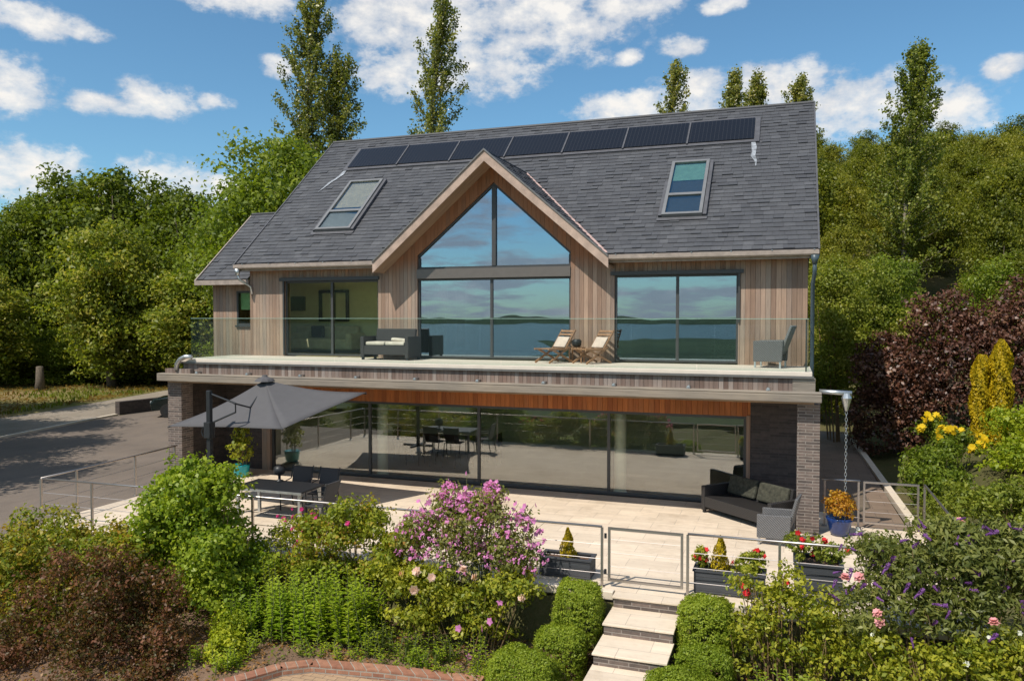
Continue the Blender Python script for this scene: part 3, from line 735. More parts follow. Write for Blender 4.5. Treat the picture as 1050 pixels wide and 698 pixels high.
# wing on the left
WX0 = -17.15
q = MB(); q.box(WX0,-16.28,.5,.7,-.3,2.2); q.box(-15.62,-15.4,.5,.7,-.3,2.2); q.box(-16.28,-15.62,.5,.7,1.92,2.2); q.box(-16.28,-15.62,.5,.7,-.3,.88); q.box(WX0,WX0+.2,.7,6,-.3,2.2)
obj('wing_wall', q, M['cedar'], H)
f = MB(); frame(f, -16.28,-15.62,.88,1.92,.06,.5,.6); f.box(-16.3,-15.6,.44,.52,.83,.88)
ww = obj('wing_window', f, M['alu'], H); g = MB(); g.box(-16.22,-15.68,.55,.56,.94,1.86); obj('pane', g, M['glass_left'], ww)
g = MB(); g.box(-16.22,-15.68,.62,.63,1.35,1.86); obj('blind', g, M['blindg'], ww)
g = MB(); g.box(-16.98,-15.2,.71,3.0,-.01,.003); obj('wing_floor', g, M['oakfloor'], H)
wy0, wz0, wx0, wx1 = .1, 2.25, -17.4, -15.55
q = MB(); wy1 = 2.75
wz1 = wz0+(wy1-wy0)*TP
q.add([(wx0,wy0,wz0-.02),(wx1,wy0,wz0-.02),(wx1,wy1,wz1-.02),(wx0,wy1,wz1-.02),(wx1,5.6,wz0),(wx0,5.6,wz0)], [(0,1,2,3),(3,2,4,5)])
wr_ = obj('wing_roof', q, M['leadgrey'], H)
slates('slates', (wx0,wy0,wz0), (1,0,0), (0,c_,s_), wx1-wx0, (wy1-wy0)/c_, lambda u, v: True, wr_)
q = MB(); q.tube([(wx0,wy1,wz1+.01),(wx1,wy1,wz1+.01)], .05, 6); obj('ridge_tile', q, M['slate'], wr_)
q = MB(); q.box(wx0,wx1+.1,wy0-.12,wy0+.02,wz0-.16,wz0-.02); q.bar((wx0,wy0-.05,wz0-.1),(wx0,wy1,wz1-.1),.04,.2); q.box(wx0+.02,wx1,wy0,.5,wz0-.13,wz0-.1); obj('wing_eaves', q, M['trim'], H)
# pipes
q = MB(); q.tube([(-15.5,-.42,2.52),(-15.5,-.42,2.33)], [.09,.05], 10); q.tube([(-15.5,-.42,2.36),(-15.46,-.40,2.22),(-15.3,-.10,2.02),(-15.28,-.06,1.8)], .035, 8); obj('downpipe', q, M['galv'], H, True)
q = MB(); q.tube([(.13,-.42,2.52),(.13,-.42,2.32)], [.10,.05], 10); q.tube([(.13,-.42,2.36),(.13,-.36,2.1),(.1,-.16,1.9),(.1,-.12,.0),(.1,-.12,-.5)], .045, 10); obj('downpipe', q, M['blueplastic'], H, True)
q = MB(); q.tube([(-15.55,-2.26,.06),(-15.75,-2.28,.06),(-15.93,-2.28,-.02),(-16.03,-2.28,-.14),(-16.06,-2.28,-.30)], .06, 12); obj('waste_pipe', q, M['galv'], H, True)
q = MB(); q.bar((-16.45,-2.2,-.33),(-15.6,-2.2,-.33),.12,.12); obj('beam_block', q, M['fascia'], H)
# rain chain
rc = MB(); rc.tube([(.2,-2.0,-.40),(.82,-2.0,-.42)], .05, 12); rcp = obj('spout', rc, M['galv'], H, True)
rc = MB(); rc.tube([(.72,-2.0,-.42),(.72,-2.0,-.52),(.72,-2.0,-.56),(.72,-2,-.78)], [.07,.10,.09,.03], 12)
z = -.75
i = 0
while z > -3.2:
    n = 10; ring = []
    for k_ in range(n+1):
        a_ = 2*math.pi*k_/n; dx = .022*math.cos(a_); dz = .042*math.sin(a_)
        ring.append((.72+(dx if i % 2 else 0), -2+(0 if i % 2 else dx), z+dz))
    rc.tube(ring, .006, 5, False); z -= .07; i += 1
obj('rain_chain', rc, M['galv'], H)

# ------------------------------------------------------------------ indoor furniture seen through the glass
def simple_chair(root, mat, h=.95):
    b = MB(); b.box(-.22,.22,-.22,.22,.43,.48); obj('seat', b, mat, root, bevel=.01)
    b = MB(); b.box(-.22,.22,.19,.24,.48,h); obj('backrest', b, mat, root, bevel=.01)
    for sx in (-1,1):
        for sy in (-1,1):
            b = MB(); b.tube([(sx*.19,sy*.19,.43),(sx*.21,sy*.21,0)], .018, 6); obj('leg', b, M['dkmetal'], root)
t = thing('dining_table', 'dark dining table standing indoors behind the lower glass panes', 'table', (-10.4,3.0,tz))
b = MB(); b.box(-11.5,-9.3,2.5,3.5,tz+.71,tz+.75); obj('tabletop', b, M['ply'], t)
for x in (-11.4,-9.4):
    for y in (2.6,3.4): b = MB(); b.box(x-.03,x+.03,y-.03,y+.03,tz,tz+.71); obj('leg', b, M['ply'], t)
c0 = thing('dining_chair', '', 'chair', (0,0,0), 'dark dining chairs round the indoor table'); simple_chair(c0, M['sling'])
spots = [(-11.1,2.2,math.pi,'left front'),(-10.3,2.15,math.pi,'middle front'),(-9.5,2.2,math.pi,'right front'),(-11.95,3,R(90),'left end'),(-8.9,3,R(-90),'right end')]
for i, (x, y, a_, d) in enumerate(spots):
    o = c0 if i == 0 else copy_tree(c0)
    put(o, {'left front': 'dark chair at the near side of the indoor dining table, leftmost of three', 'middle front': 'dark chair in the middle of the near side of the indoor dining table',
            'right front': 'dark chair at the near side of the indoor dining table, rightmost of three', 'left end': 'dark chair at the left end of the indoor dining table', 'right end': 'dark chair at the right end of the indoor dining table'}[d], (x, y, tz), a_)
t = thing('sofa', 'cream sofa inside the upper left room beneath the television', 'sofa', (-14.6,2.5,0))
b = MB(); b.box(-15.7,-13.4,2.0,2.75,.1,.45); obj('seat', b, M['cush'], t, bevel=.06)
b = MB(); b.box(-15.7,-13.4,2.7,2.95,.1,.85); obj('backrest', b, M['cush'], t, bevel=.08)
for x in (-15.8,-13.42): b = MB(); b.box(x,x+.22,1.98,2.9,.1,.62); obj('armrest', b, M['cush'], t, bevel=.06)
b = MB(); b.box(-15.0,-14.55,2.52,2.66,.47,.85); tag(obj('cushion', b, M['black'], None, bevel=.04), 'black cushion on the cream sofa in the upper left room', 'cushion')
b = MB(); b.box(-16.05,-15.5,2.93,2.985,1.33,1.80); tag(obj('television', b, M['tv']), 'black wall television in the upper left room', 'television')
b = MB(); frame(b, -14.95,-13.85,.98,2.0,.09,2.9,2.985); b.box(-14.44,-14.36,2.9,2.985,1.07,1.91); t = obj('internal_window', b, M['black']); tag(t, 'black framed window on the back wall of the upper left room', 'window')
b = MB()
for i in range(12): b.tube([(-9.8+i*.045,.45+.03*(i % 2),.05),(-9.8+i*.045,.45+.03*(i % 2),2.1)], .03, 6)
tag(obj('curtain', b, M['curtain']), 'ochre curtain inside the left edge of the central upper window', 'curtain')

# ------------------------------------------------------------------ outdoor furniture
def rattan_sofa(root, L, D, mat, seatmat, H=.8, nc=0):
    b = MB(); b.box(-L/2+.1,L/2-.1,-D/2,D/2-.08,.14,.38); obj('seat_base', b, mat, root, bevel=.012)
    for s in (-1,1):
        b = MB(); b.box(min(s*L/2, s*(L/2-.11)), max(s*L/2, s*(L/2-.11)), -D/2-.01, D/2, .06, .62); obj('armrest', b, mat, root, bevel=.015)
        for y in (-D/2+.05, D/2-.05): b = MB(); b.box(s*(L/2-.055)-.03, s*(L/2-.055)+.03, y-.03, y+.03, 0, .07); obj('leg', b, M['dkmetal'], root)
    m = Matrix.Translation((0, D/2-.12, .36)) @ Matrix.Rotation(R(-10), 4, 'X')
    b = MB(); b.box(-L/2+.12, L/2-.12, -.04, .06, -.2, H-.36, m); obj('backrest', b, mat, root, bevel=.015)
    for i in range(nc):
        w_ = (L-.26)/nc; b = MB(); b.box(-L/2+.13+i*w_+.01, -L/2+.13+(i+1)*w_-.01, -D/2+.02, D/2-.2, .385, .48); obj('seat_cushion', b, seatmat, root, bevel=.03)
s1 = thing('rattan_sofa', 'black rattan two seater sofa with cream cushions on the balcony', 'sofa'); rattan_sofa(s1, 1.42, .75, M['rattan'], M['cush'], .82, 2)
b = MB(); b.box(-.05,.5,.0,.2,.49,.58, Matrix.Rotation(R(4), 4, 'Y')); fc = obj('folded_cushion', b, M['cush'], s1, bevel=.04)
put(s1, None, (-10.42,-.62,0), R(0))
s2 = thing('rattan_sofa', 'long black rattan sofa set across the terrace corner by the brick pier', 'sofa'); rattan_sofa(s2, 2.1, .85, M['rattan'], M['cushdark'], .82, 0)
for i in range(2):
    b = MB(); m = Matrix.Translation((-.45+i*.9, .22, .42)) @ Matrix.Rotation(R(-18), 4, 'X'); b.box(-.42,.42,-.06,.05,0,.42,m); obj('back_cushion', b, M['cushdark'], s2, bevel=.04)
put(s2, None, (-1.2,-1.32,tz), R(-42))
def armchair(root, mat, matb, rec=14):
    b = MB(); b.box(-.27,.27,-.30,.28,.30,.40); obj('seat_base', b, mat, root, bevel=.02)
    for s in (-1,1):
        b = MB(); b.prism([(-.32,.14),(.30,.14),(.33,.62),(-.32,.60)], min(s*.28,s*.34), max(s*.28,s*.34), 'X'); obj('armrest', b, mat, root, bevel=.015)
        for y in (-.28,.26): b = MB(); b.box(s*.31-.02, s*.31+.02, y-.02, y+.02, 0, .15); obj('leg', b, M['galv'], root)
    m = Matrix.Translation((0,.27,.36)) @ Matrix.Rotation(R(-rec), 4, 'X')
    b = MB(); b.box(-.29,.29,-.03,.03,0,.62,m); obj('backrest', b, matb, root, bevel=.02)
a1 = thing('rattan_armchair', 'grey rattan armchair on the terrace beside the black corner sofa', 'armchair'); armchair(a1, M['rattan2'], M['rattan2'])
put(a1, None, (-.60,-2.92,tz), R(-118+20))
a2 = thing('rattan_armchair', 'dark reclining rattan armchair with a speckled back at the right end of the balcony', 'armchair'); armchair(a2, M['rattan2'], M['rattan3'], 20)
put(a2, None, (-.78,-.72,0), R(-100))
# folding deck chairs
def deckchair(root):
    for s in (-1,1):
        x = s*.27
        b = MB(); b.bar((x,-.45,.02),(x,.30,.42),.035,.05); b.bar((x,-.32,.36),(x,.42,.02),.035,.05); b.bar((x,-.48,.38),(x,.20,.36),.04,.045); obj('leg_frame', b, M['teak'], root)
        b = MB(); b.bar((x*.94,.12,.30),(x*.94,.55,.88),.03,.045); obj('back_post', b, M['teak'], root)
    b = MB()
    for i in range(7): y = -.46+i*.095; b.box(-.26,.26,y,y+.06,.375,.395)
    obj('seat', b, M['teak'], root)
    b = MB(); m = Matrix.Translation((0,.12,.30)) @ Matrix.Rotation(R(-36), 4, 'X')
    for zz in (.64,.53,.42,.3,.2): b.box(-.25,.25,-.01,.012,zz,zz+.06,m)
    obj('backrest', b, M['teak'], root)
    b = MB(); b.box(-.22,.22,-.05,-.012,.12,.46,m); obj('cushion', b, M['teakc'], root, bevel=.02)
d1 = thing('deck_chair', 'folding wooden deck chair on the balcony, left one of the pair', 'deck chair', (0,0,0), 'folding wooden chairs on the balcony'); deckchair(d1)
d2_ = copy_tree(d1, 'folding wooden deck chair on the balcony, right one of the pair', (-4.92,-.62,0), R(-34))
put(d1, None, (-5.88,-.62,0), R(-18)); d1.rotation_euler = (0,0,R(-30)); d1.scale = (.92,)*3; d2_.scale = (.92,)*3
t = thing('side_table', 'small slatted wooden table between the two deck chairs', 'table', (-5.38,-.35,0))
b = MB()
for i in range(5): b.box(-5.56+i*.075,-5.5+i*.075,-.52,-.18,.36,.38)
obj('tabletop', b, M['teak'], t)
for x in (-5.53,-5.23):
    for y in (-.5,-.2): b = MB(); b.box(x-.015,x+.015,y-.015,y+.015,0,.36); obj('leg', b, M['teak'], t)
b = MB(); b.lathe([(.06,0),(.11,.04),(.12,.16),(.08,.2)], (-5.38,-.35,.382), 16); tag(obj('pot', b, M['dkmetal'], None, True), 'dark round pot on the small table between the deck chairs', 'pot')
# parasol
hub = Vector((-12.12,-3.72,-.36)); L_ = Vector((-14.3,-4.5,-1.46)); F_ = Vector((-10.68,-5.05,-1.28)); R_ = Vector((-9.85,-2.9,-.66)); B_ = Vector((-13.6,-2.35,-.84))
um = thing('cantilever_parasol', 'large grey cantilever parasol open over the terrace table', 'parasol', (-12.55,-5.12,tz))
cn = MB(); cs = [L_, F_, R_, B_]; n = 10
for i in range(4):
    a_, b_ = cs[i], cs[(i+1) % 4]
    grid = []
    for u in range(n+1):
        row = []
        for v in range(n+1):
            e = a_.lerp(b_, v/n); sag = -.03*math.sin(math.pi*v/n)*(u/n)**1.5
            inward = (hub-e).normalized()*.06*math.sin(math.pi*v/n)*(u/n)
            p = hub.lerp(e, u/n)+inward*(u/n); p.z += sag-.09*math.sin(math.pi*u/n)
            row.append(tuple(p))
        grid.append(row)
    vs = [p for row in grid for p in row]
    cn.add(vs, [(u*(n+1)+v, u*(n+1)+v+1, (u+1)*(n+1)+v+1, (u+1)*(n+1)+v) for u in range(n) for v in range(n)])
cv = obj('canopy', cn, M['canvas'], um, True)
sol = cv.modifiers.new('thick', 'SOLIDIFY'); sol.thickness = .006; sol.offset = -1
b = MB(); b.lathe([(.24,-.05),(.2,.0),(.07,.06),(.05,.10)], tuple(hub+Vector((0,0,.02))), 10); obj('top_vent', b, M['canvas'], um)
for c_i in cs:
    b = MB(); b.tube([hub-Vector((0,0,.06)), hub.lerp(c_i, .5)-Vector((0,0,.17)), c_i-Vector((0,0,.03))], .014, 6); obj('rib', b, M['dkmetal'], um)
b = MB(); b.box(-12.60,-12.50,-5.17,-5.07,tz,-.50); obj('pole', b, M['dkmetal'], um, bevel=.01)
b = MB(); b.box(-12.63,-12.47,-5.22,-5.03,-1.55,-1.2); b.tube([(-12.66,-5.2,-1.3),(-12.70,-5.2,-1.42),(-12.66,-5.2,-1.52)], .016, 6); obj('crank_box', b, M['dkmetal'], um, bevel=.01)
b = MB(); b.tube([(-12.55,-5.12,-.56),(-11.96,-4.98,-.78),(-11.98,-4.95,-.98),(-12.5,-5.1,-1.22)], .022, 8); b.tube([(-12.0,-4.98,-.78),(-12.1,-4.3,-.95),(-12.1,-3.75,-.5)], .02, 8); obj('arm', b, M['dkmetal'], um)
b = MB(); b.box(-13.1,-12.0,-5.17,-5.07,tz,tz+.06); b.box(-12.6,-12.5,-5.65,-4.6,tz+.001,tz+.058); obj('base', b, M['dkmetal'], um)
# terrace table, chairs, lantern
t = thing('terrace_table', 'dark rectangular outdoor table under the grey parasol', 'table', (-11.1,-4.65,tz))
b = MB(); b.box(-12.0,-10.2,-5.1,-4.15,tz+.70,tz+.735); obj('tabletop', b, M['tabletop'], t, bevel=.006)
pieces('table_frame', [(-12.02,-10.18,-5.12,-5.1,tz+.68,tz+.73), (-12.02,-10.18,-4.15,-4.13,tz+.68,tz+.73)], M['galv'], t)
for x in (-11.9,-10.3):
    for y in (-5.0,-4.25): b = MB(); b.box(x-.03,x+.03,y-.03,y+.03,tz,tz+.7); obj('leg', b, M['galv'], t)
def sling_chair(root):
    b = MB(); b.box(-.24,.24,-.24,.22,.42,.445); obj('seat', b, M['sling'], root)
    m = Matrix.Translation((0,.22,.43)) @ Matrix.Rotation(R(-14), 4, 'X')
    b = MB(); b.box(-.24,.24,-.012,.012,0,.52,m); obj('backrest', b, M['sling'], root)
    for s in (-1,1):
        b = MB(); b.tube([(s*.27,-.24,0),(s*.27,-.26,.62),(s*.27,.26,.66),(s*.26,.36,.96)], .014, 6); obj('armrest', b, M['dkmetal'], root)
        b = MB(); b.tube([(s*.27,.24,.44),(s*.27,.34,0)], .014, 6); obj('leg', b, M['dkmetal'], root)
c1 = thing('garden_chair', 'charcoal sling garden chair behind the parasol table, right of the lantern', 'chair', (0,0,0), 'charcoal sling chairs round the terrace table'); sling_chair(c1)
copy_tree(c1, 'charcoal sling garden chair behind the parasol table, directly behind the lantern', (-11.25,-3.75,tz), R(6))
copy_tree(c1, 'charcoal sling garden chair at the right end of the parasol table', (-9.95,-4.75,tz), R(-92))
put(c1, None, (-10.55,-3.75,tz), 0)
t = thing('lantern', 'black round headed lantern standing on the parasol table', 'lantern', (-11.35,-4.25,tz+.735))
b = MB(); b.lathe([(.09,0),(.09,.02),(.03,.04),(.03,.14)], (-11.35,-4.25,tz+.737), 12); obj('stand', b, M['dkmetal'], t, True)
b = MB(); b.lathe([(.03,.13),(.11,.17),(.14,.25),(.12,.33),(.05,.37)], (-11.35,-4.25,tz+.735), 14); obj('head', b, M['dkmetal'], t, True)

# ------------------------------------------------------------------ railings
zt = tz+1.0
def railing(name, label, pts, posts, wires=3, cat='railing', r=.021):
    t = thing(name, label, cat, (pts[0][0], pts[0][1], tz))
    b = MB(); b.tube([(x,y,z) for x,y,z in pts], r, 8); obj('handrail', b, M['steel'], t, True)
    for x, y in posts:
        b = MB(); b.box(x-.02,x+.02,y-.02,y+.02,tz,zt-.015); b.box(x-.05,x+.05,y-.05,y+.05,tz,tz+.012); obj('post', b, M['steel'], t)
    for k_ in range(wires):
        z_ = tz+.22+k_*.24; b = MB()
        b.tube([(x,y,z_+(z-zt)) for x,y,z in pts], .006, 5); obj('wire', b, M['steel'], t)
    return t
railing('railing', 'stainless steel railing along the left side of the terrace beside the driveway', [(-15.62,-6.78,zt),(-15.72,-5.6,zt),(-15.85,-3.95,zt),(-16.05,-2.3,zt)], [(-15.62,-6.78),(-15.66,-5.84),(-15.83,-3.97),(-16.02,-2.42)])
railing('railing', 'stainless steel railing along the terrace front left of the small gate', [(-15.55,-6.8,zt),(-12.5,-6.74,zt),(-3.3,-6.6,zt)], [(-14.2,-6.77),(-12.5,-6.74),(-10.2,-6.70),(-6.8,-6.65),(-3.3,-6.6)])
railing('railing', 'stainless steel railing along the terrace front right of the small gate', [(-1.9,-6.58,zt),(2.3,-6.5,zt)], [(-1.9,-6.58),(-.5,-6.55),(.9,-6.52),(2.3,-6.5)])
railing('railing', 'short stainless railing panel between the brick pier and the side gate', [(.3,-1.25,zt),(1.06,-1.22,zt)], [(.36,-1.25),(1.03,-1.22)], 1)
railing('railing', 'sloping stainless handrail running forward from the side gate along the planted bank', [(2.29,-1.2,zt),(2.34,-3.95,zt-.05),(2.36,-6.4,zt-.1)], [(2.29,-1.2),(2.34,-3.9)], 2)
def gate(label, x0, x1, y, hinge):
    t = thing('garden_gate', label, 'gate', ((x0+x1)/2, y, tz)); b = MB()
    pieces('gate_rail', [(x0,x1,y-.02,y+.02,zt-.04,zt), (x0,x1,y-.02,y+.02,tz+.1,tz+.14)], M['steel'], t)
    for x in (x0, x1-.04): b = MB(); b.box(x,x+.04,y-.018,y+.018,tz+.14,zt-.04); obj('stile', b, M['steel'], t)
    for z_ in (tz+.25, zt-.15): b = MB(); b.tube([(hinge,y,z_-.04),(hinge,y,z_+.04)], .022, 8); obj('hinge', b, M['dkmetal'], t)
    for z_ in (tz+.35,tz+.58,tz+.8): b = MB(); b.tube([(x0,y,z_),(x1,y,z_)], .0035, 5); obj('wire', b, M['steel'], t)
gate('stainless framed gate at the top of the garden steps', -3.2, -1.97, -6.59, -3.245)
gate('stainless framed side gate at the mouth of the shaded passage', 1.12, 2.19, -1.2, 1.08)

# ------------------------------------------------------------------ left: low wall, car, stump
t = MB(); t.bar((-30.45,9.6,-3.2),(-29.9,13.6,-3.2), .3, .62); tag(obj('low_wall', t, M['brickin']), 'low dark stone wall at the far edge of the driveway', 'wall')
def car():
    c = thing('parked_car', 'dark parked car mostly hidden behind the left brick pier', 'car', (0,0,0))
    prof = [(-2.1,.35),(-2.15,.65),(-2.0,.85),(-1.1,.98),(-.5,1.42),(.9,1.45),(1.7,1.02),(2.1,.95),(2.15,.4)]
    b = MB(); n = 9; W_ = .86
    secs = [(-W_,.9),(-W_+.1,1),(W_-.1,1),(W_,.9)]
    vs = []; 
    for y, k_ in secs:
        for (x, z) in prof: vs.append((x*(.97 if abs(y) > .8 else 1), y*(.82 if z > 1.2 else 1), z if z < 1.2 else z*(.985 if abs(y) > .8 else 1)))
    fs = [(i*n+j, i*n+j+1, (i+1)*n+j+1, (i+1)*n+j) for i in range(3) for j in range(n-1)]+[tuple(range(n)), tuple(range(3*n, 4*n))[::-1]]
    b.add(vs, fs); obj('body', b, M['carpaint'], c, False, .05)
    for s in (-1,1):
        b = MB(); b.prism([(-.98,1.0),(-.45,1.36),(.85,1.38),(1.45,1.03)], min(s*.80,s*.845), max(s*.80,s*.845), 'Y'); obj('side_window', b, M['black'], c)
        for x in (-1.35,1.3):
            b = MB(); b.tube([(x,s*.68,.32),(x,s*.88,.32)], .32, 20); wl = obj('wheel', b, M['tyre'], c); b = MB(); b.tube([(x,s*.87,.32),(x,s*.89,.32)], .17, 14); obj('rim', b, M['dkmetal'], wl)
        b = MB(); b.box(-2.13,-2.02,min(s*.5,s*.78),max(s*.5,s*.78),.62,.76); obj('headlight', b, M['lampglass'], c, bevel=.02)
    b = MB(); b.prism([(-1.12,.99),(-.52,1.4),(-.47,1.4),(-1.05,.98)], -.66, .66, 'Y'); obj('windscreen', b, M['black'], c)
    b = MB(); b.box(-2.17,-2.14,-.25,.25,.42,.54); obj('number_plate', b, M['white'], c)
    return c
cr = car(); put(cr, None, (-26.6,10.9,-3.5), R(28))
b = MB(); b.tube([(-45,17.6,-3.6),(-45,17.6,-2.9),(-44.9,17.5,-2.0)], [.34,.26,.2], 9); tag(obj('tree_stump', b, M['bark'], None, True), 'grey broken tree stump standing in the grass left of the lane', 'tree stump')

# ------------------------------------------------------------------ planters and pots
def cone_leaves(h, r, n, ls, base=(0,0,0), power=.8):
    t = rng.random(n)**.8; a_ = rng.uniform(0, 2*math.pi, n)
    rr = r*(1-t)**power*(.8+.3*np.sin(a_*3+t*9))*rng.uniform(.7, 1.05, n)+.01
    P = np.stack([rr*np.cos(a_), rr*np.sin(a_), t*h], 1)+np.array(base)
    N = np.stack([np.cos(a_), np.sin(a_), np.full(n, .3)], 1)+rng.normal(size=(n,3))*.4
    up = np.stack([np.cos(a_)*.4, np.sin(a_)*.4, np.ones(n)], 1)
    return P, N, ls*rng.uniform(.6, 1.3, n), rng.random(n), up
def planter(label, x0, x1, y0, y1, h):
    t = thing('planter', label, 'planter', ((x0+x1)/2, (y0+y1)/2, tz)); z1 = tz+h; th = .03
    b = MB(); b.box(x0,x1,y0,y0+th,tz+.02,z1); b.box(x0,x1,y1-th,y1,tz+.02,z1); b.box(x0,x0+th,y0+th,y1-th,tz+.02,z1); b.box(x1-th,x1,y0+th,y1-th,tz+.02,z1); obj('box', b, M['planter'], t)
    b = MB(); b.box(x0-.02,x1+.02,y0-.02,y0+.05,z1+.001,z1+.025); b.box(x0-.02,x1+.02,y1-.05,y1+.02,z1+.001,z1+.025); b.box(x0-.02,x0+.05,y0+.05,y1-.05,z1+.001,z1+.025); b.box(x1-.05,x1+.02,y0+.05,y1-.05,z1+.001,z1+.025); obj('rim', b, M['planter'], t)
    b = MB(); b.box(x0+th,x1-th,y0+th,y1-th,tz+.02,z1-.05); obj('compost', b, M['soil'], t)
planter('charcoal wooden planter with a dwarf golden conifer left of the small gate', -4.45, -3.55, -6.42, -6.0, .32)
planter('long charcoal planter with a golden conifer and red flowers right of the small gate', -1.82, -.72, -6.42, -6.0, .36)
planter('tall square charcoal planter filled with red geraniums', -.28, .42, -6.4, -5.75, .62)
def golden(label, x, y, z, h, r):
    t = thing('dwarf_conifer', label, 'conifer', (x,y,z)); P, N, S, v, up = cone_leaves(h, r, 1500, .05, (x,y,z+.02))
    obj('foliage', leaf_mesh('foliage', P, N, S, v, G['gold'], .45, .1, up), None, t)
    b = MB(); b.tube([(x,y,z-.04),(x,y,z+h*.7)], [.015,.006], 5); obj('stem', b, M['bark'], t)
golden('small golden conifer in the planter left of the gate', -4.0, -6.2, tz+.27, .52, .17); golden('small golden conifer in the long planter right of the gate', -1.42, -6.2, tz+.31, .58, .19)

def flower_mesh(name, mat, r=.04, petals=5, layers=1):
    P = []; N = []; S = []; U = []
    for l in range(layers):
        for i in range(petals):
            a_ = 2*math.pi*(i+.5*l)/petals; t = .5+.45*l
            d = np.array([math.cos(a_), math.sin(a_), 0.]); rad = r*(.62-.22*l)
            P.append(d*rad+np.array([0,0,.4*r*l])); N.append(np.array([0,0,1.])-d*.35*t); S.append(r*1.25); U.append(d)
    return leaf_mesh(name, np.array(P), np.array(N), np.array(S), np.linspace(.1, .9, len(P)), mat, .95, .06, np.array(U)*9)
def spike_mesh(name, mat, L=.2, r=.03, n=70):
    t = rng.random(n); a_ = rng.uniform(0, 6.28, n); rr = r*(1-t*.8)
    P = np.stack([rr*np.cos(a_), rr*np.sin(a_), t*L], 1); N = np.stack([np.cos(a_), np.sin(a_), np.full(n,.2)], 1)
    return leaf_mesh(name, P, N, np.full(n, .03), rng.random(n), mat, .9, .1)
FM = {'mallow': flower_mesh('blossom', F['mallow'], .043), 'pink': flower_mesh('bloom', F['pink'], .065, 6, 3), 'pale': flower_mesh('bloom', F['pale'], .07, 6, 3),
      'red': flower_mesh('bloom', F['red'], .05, 5, 2), 'magenta': flower_mesh('bloom', F['magenta'], .05, 5, 2), 'yellow': flower_mesh('bloom', F['yellow'], .06, 6, 2),
      'white': flower_mesh('bloom', F['white'], .03, 6, 1), 'purple': spike_mesh('flower_spike', F['purple'], .21, .034, 90), 'lav': spike_mesh('flower_spike', F['lav'], .14, .025)}
def flowers(root, kind, pts, name='bloom', s=(.8,1.25), tilt=.9, face=(-.25,-.8,.6)):
    for p in pts:
        o = bpy.data.objects.new(name, FM[kind]); COL.objects.link(o); o.parent = root
        d = (Vector(face)+Vector(unit(1)[0])*tilt).normalized()
        q = d.to_track_quat('Z', 'Y'); k_ = random.uniform(*s)
        o.matrix_parent_inverse = Matrix.Translation(-wloc(root))
        o.location = p; o.rotation_euler = q.to_euler(); o.scale = (k_,)*3
def surf_pts(blobs, n, out=1.0, front=True, zmin=-9e9):
    res = []
    while len(res) < n:
        b = blobs[random.randrange(len(blobs))]; d = unit(1)[0]
        if front and d[1] > .35: continue
        if d[2] < -.3: continue
        p = (b[0]+d[0]*b[3]*out, b[1]+d[1]*b[4]*out, b[2]+d[2]*b[5]*out)
        if p[2] > zmin: res.append(p)
    return res

def shrub(name, label, cat, blobs, ntuft, per, tr, ls, leaf, stems=8, stem_mat='cane', ground=None, asp=.55, group=None, sr=.012, **kw):
    """blobs in world coordinates"""
    B = np.array(blobs); cx, cy = B[:,0].mean(), B[:,1].mean()
    gz = float(ground_z(cx, cy)) if ground is None else ground
    t = thing(name, label, cat, (cx, cy, gz), group)
    P, N, S, v = crown(clump(blobs) if max(b[3] for b in blobs) >= .4 else blobs, ntuft, per, tr, ls, **kw)
    ok = P[:,2] > gz; obj('foliage', leaf_mesh('foliage', P[ok], N[ok], S[ok], v[ok], G[leaf], asp), None, t)
    if stems:
        b = MB()
        for i in range(stems):
            bl = random.choice(blobs); e = Vector((bl[0]+random.uniform(-.6,.6)*bl[3], bl[1]+random.uniform(-.6,.6)*bl[4], bl[2]+random.uniform(0,.7)*bl[5]))
            s_0 = Vector((cx*.4+e.x*.6+random.uniform(-.1,.1), cy*.4+e.y*.6, gz-.05)); mid = s_0.lerp(e, .5)+Vector((random.uniform(-.08,.08), random.uniform(-.08,.08), 0))
            b.tube([s_0, mid, e], [sr, sr*.75, sr*.4], 5)
        obj('stems', b, M[stem_mat], t)
    return t
# geraniums in planters
def potted(label, blobs, leaf, fl, nfl, cat='plant', name='geranium', g=None):
    t = shrub(name, label, cat, blobs, 60*len(blobs), 9, .05, .045, leaf, 6, 'stem', g, .8)
    flowers(t, fl, surf_pts(blobs, nfl, 1.08, True), 'bloom', (.6,.9)); return t
potted('sparse red geranium at the left end of the long planter', [(-1.72,-6.2,tz+.52,.10,.12,.17)], 'rose', 'red', 5, g=tz+.32)
potted('red geranium at the right end of the long planter', [(-1.0,-6.2,tz+.5,.2,.15,.17),(-.85,-6.2,tz+.6,.14,.12,.14)], 'rose', 'red', 5, g=tz+.32)
potted('bushy scarlet geraniums crowning the tall square planter', [(.0,-6.1,tz+.80,.30,.28,.18),(.25,-6.05,tz+.76,.25,.25,.16),(-.25,-6.05,tz+.86,.2,.2,.16)], 'ash', 'red', 10, g=tz+.6)
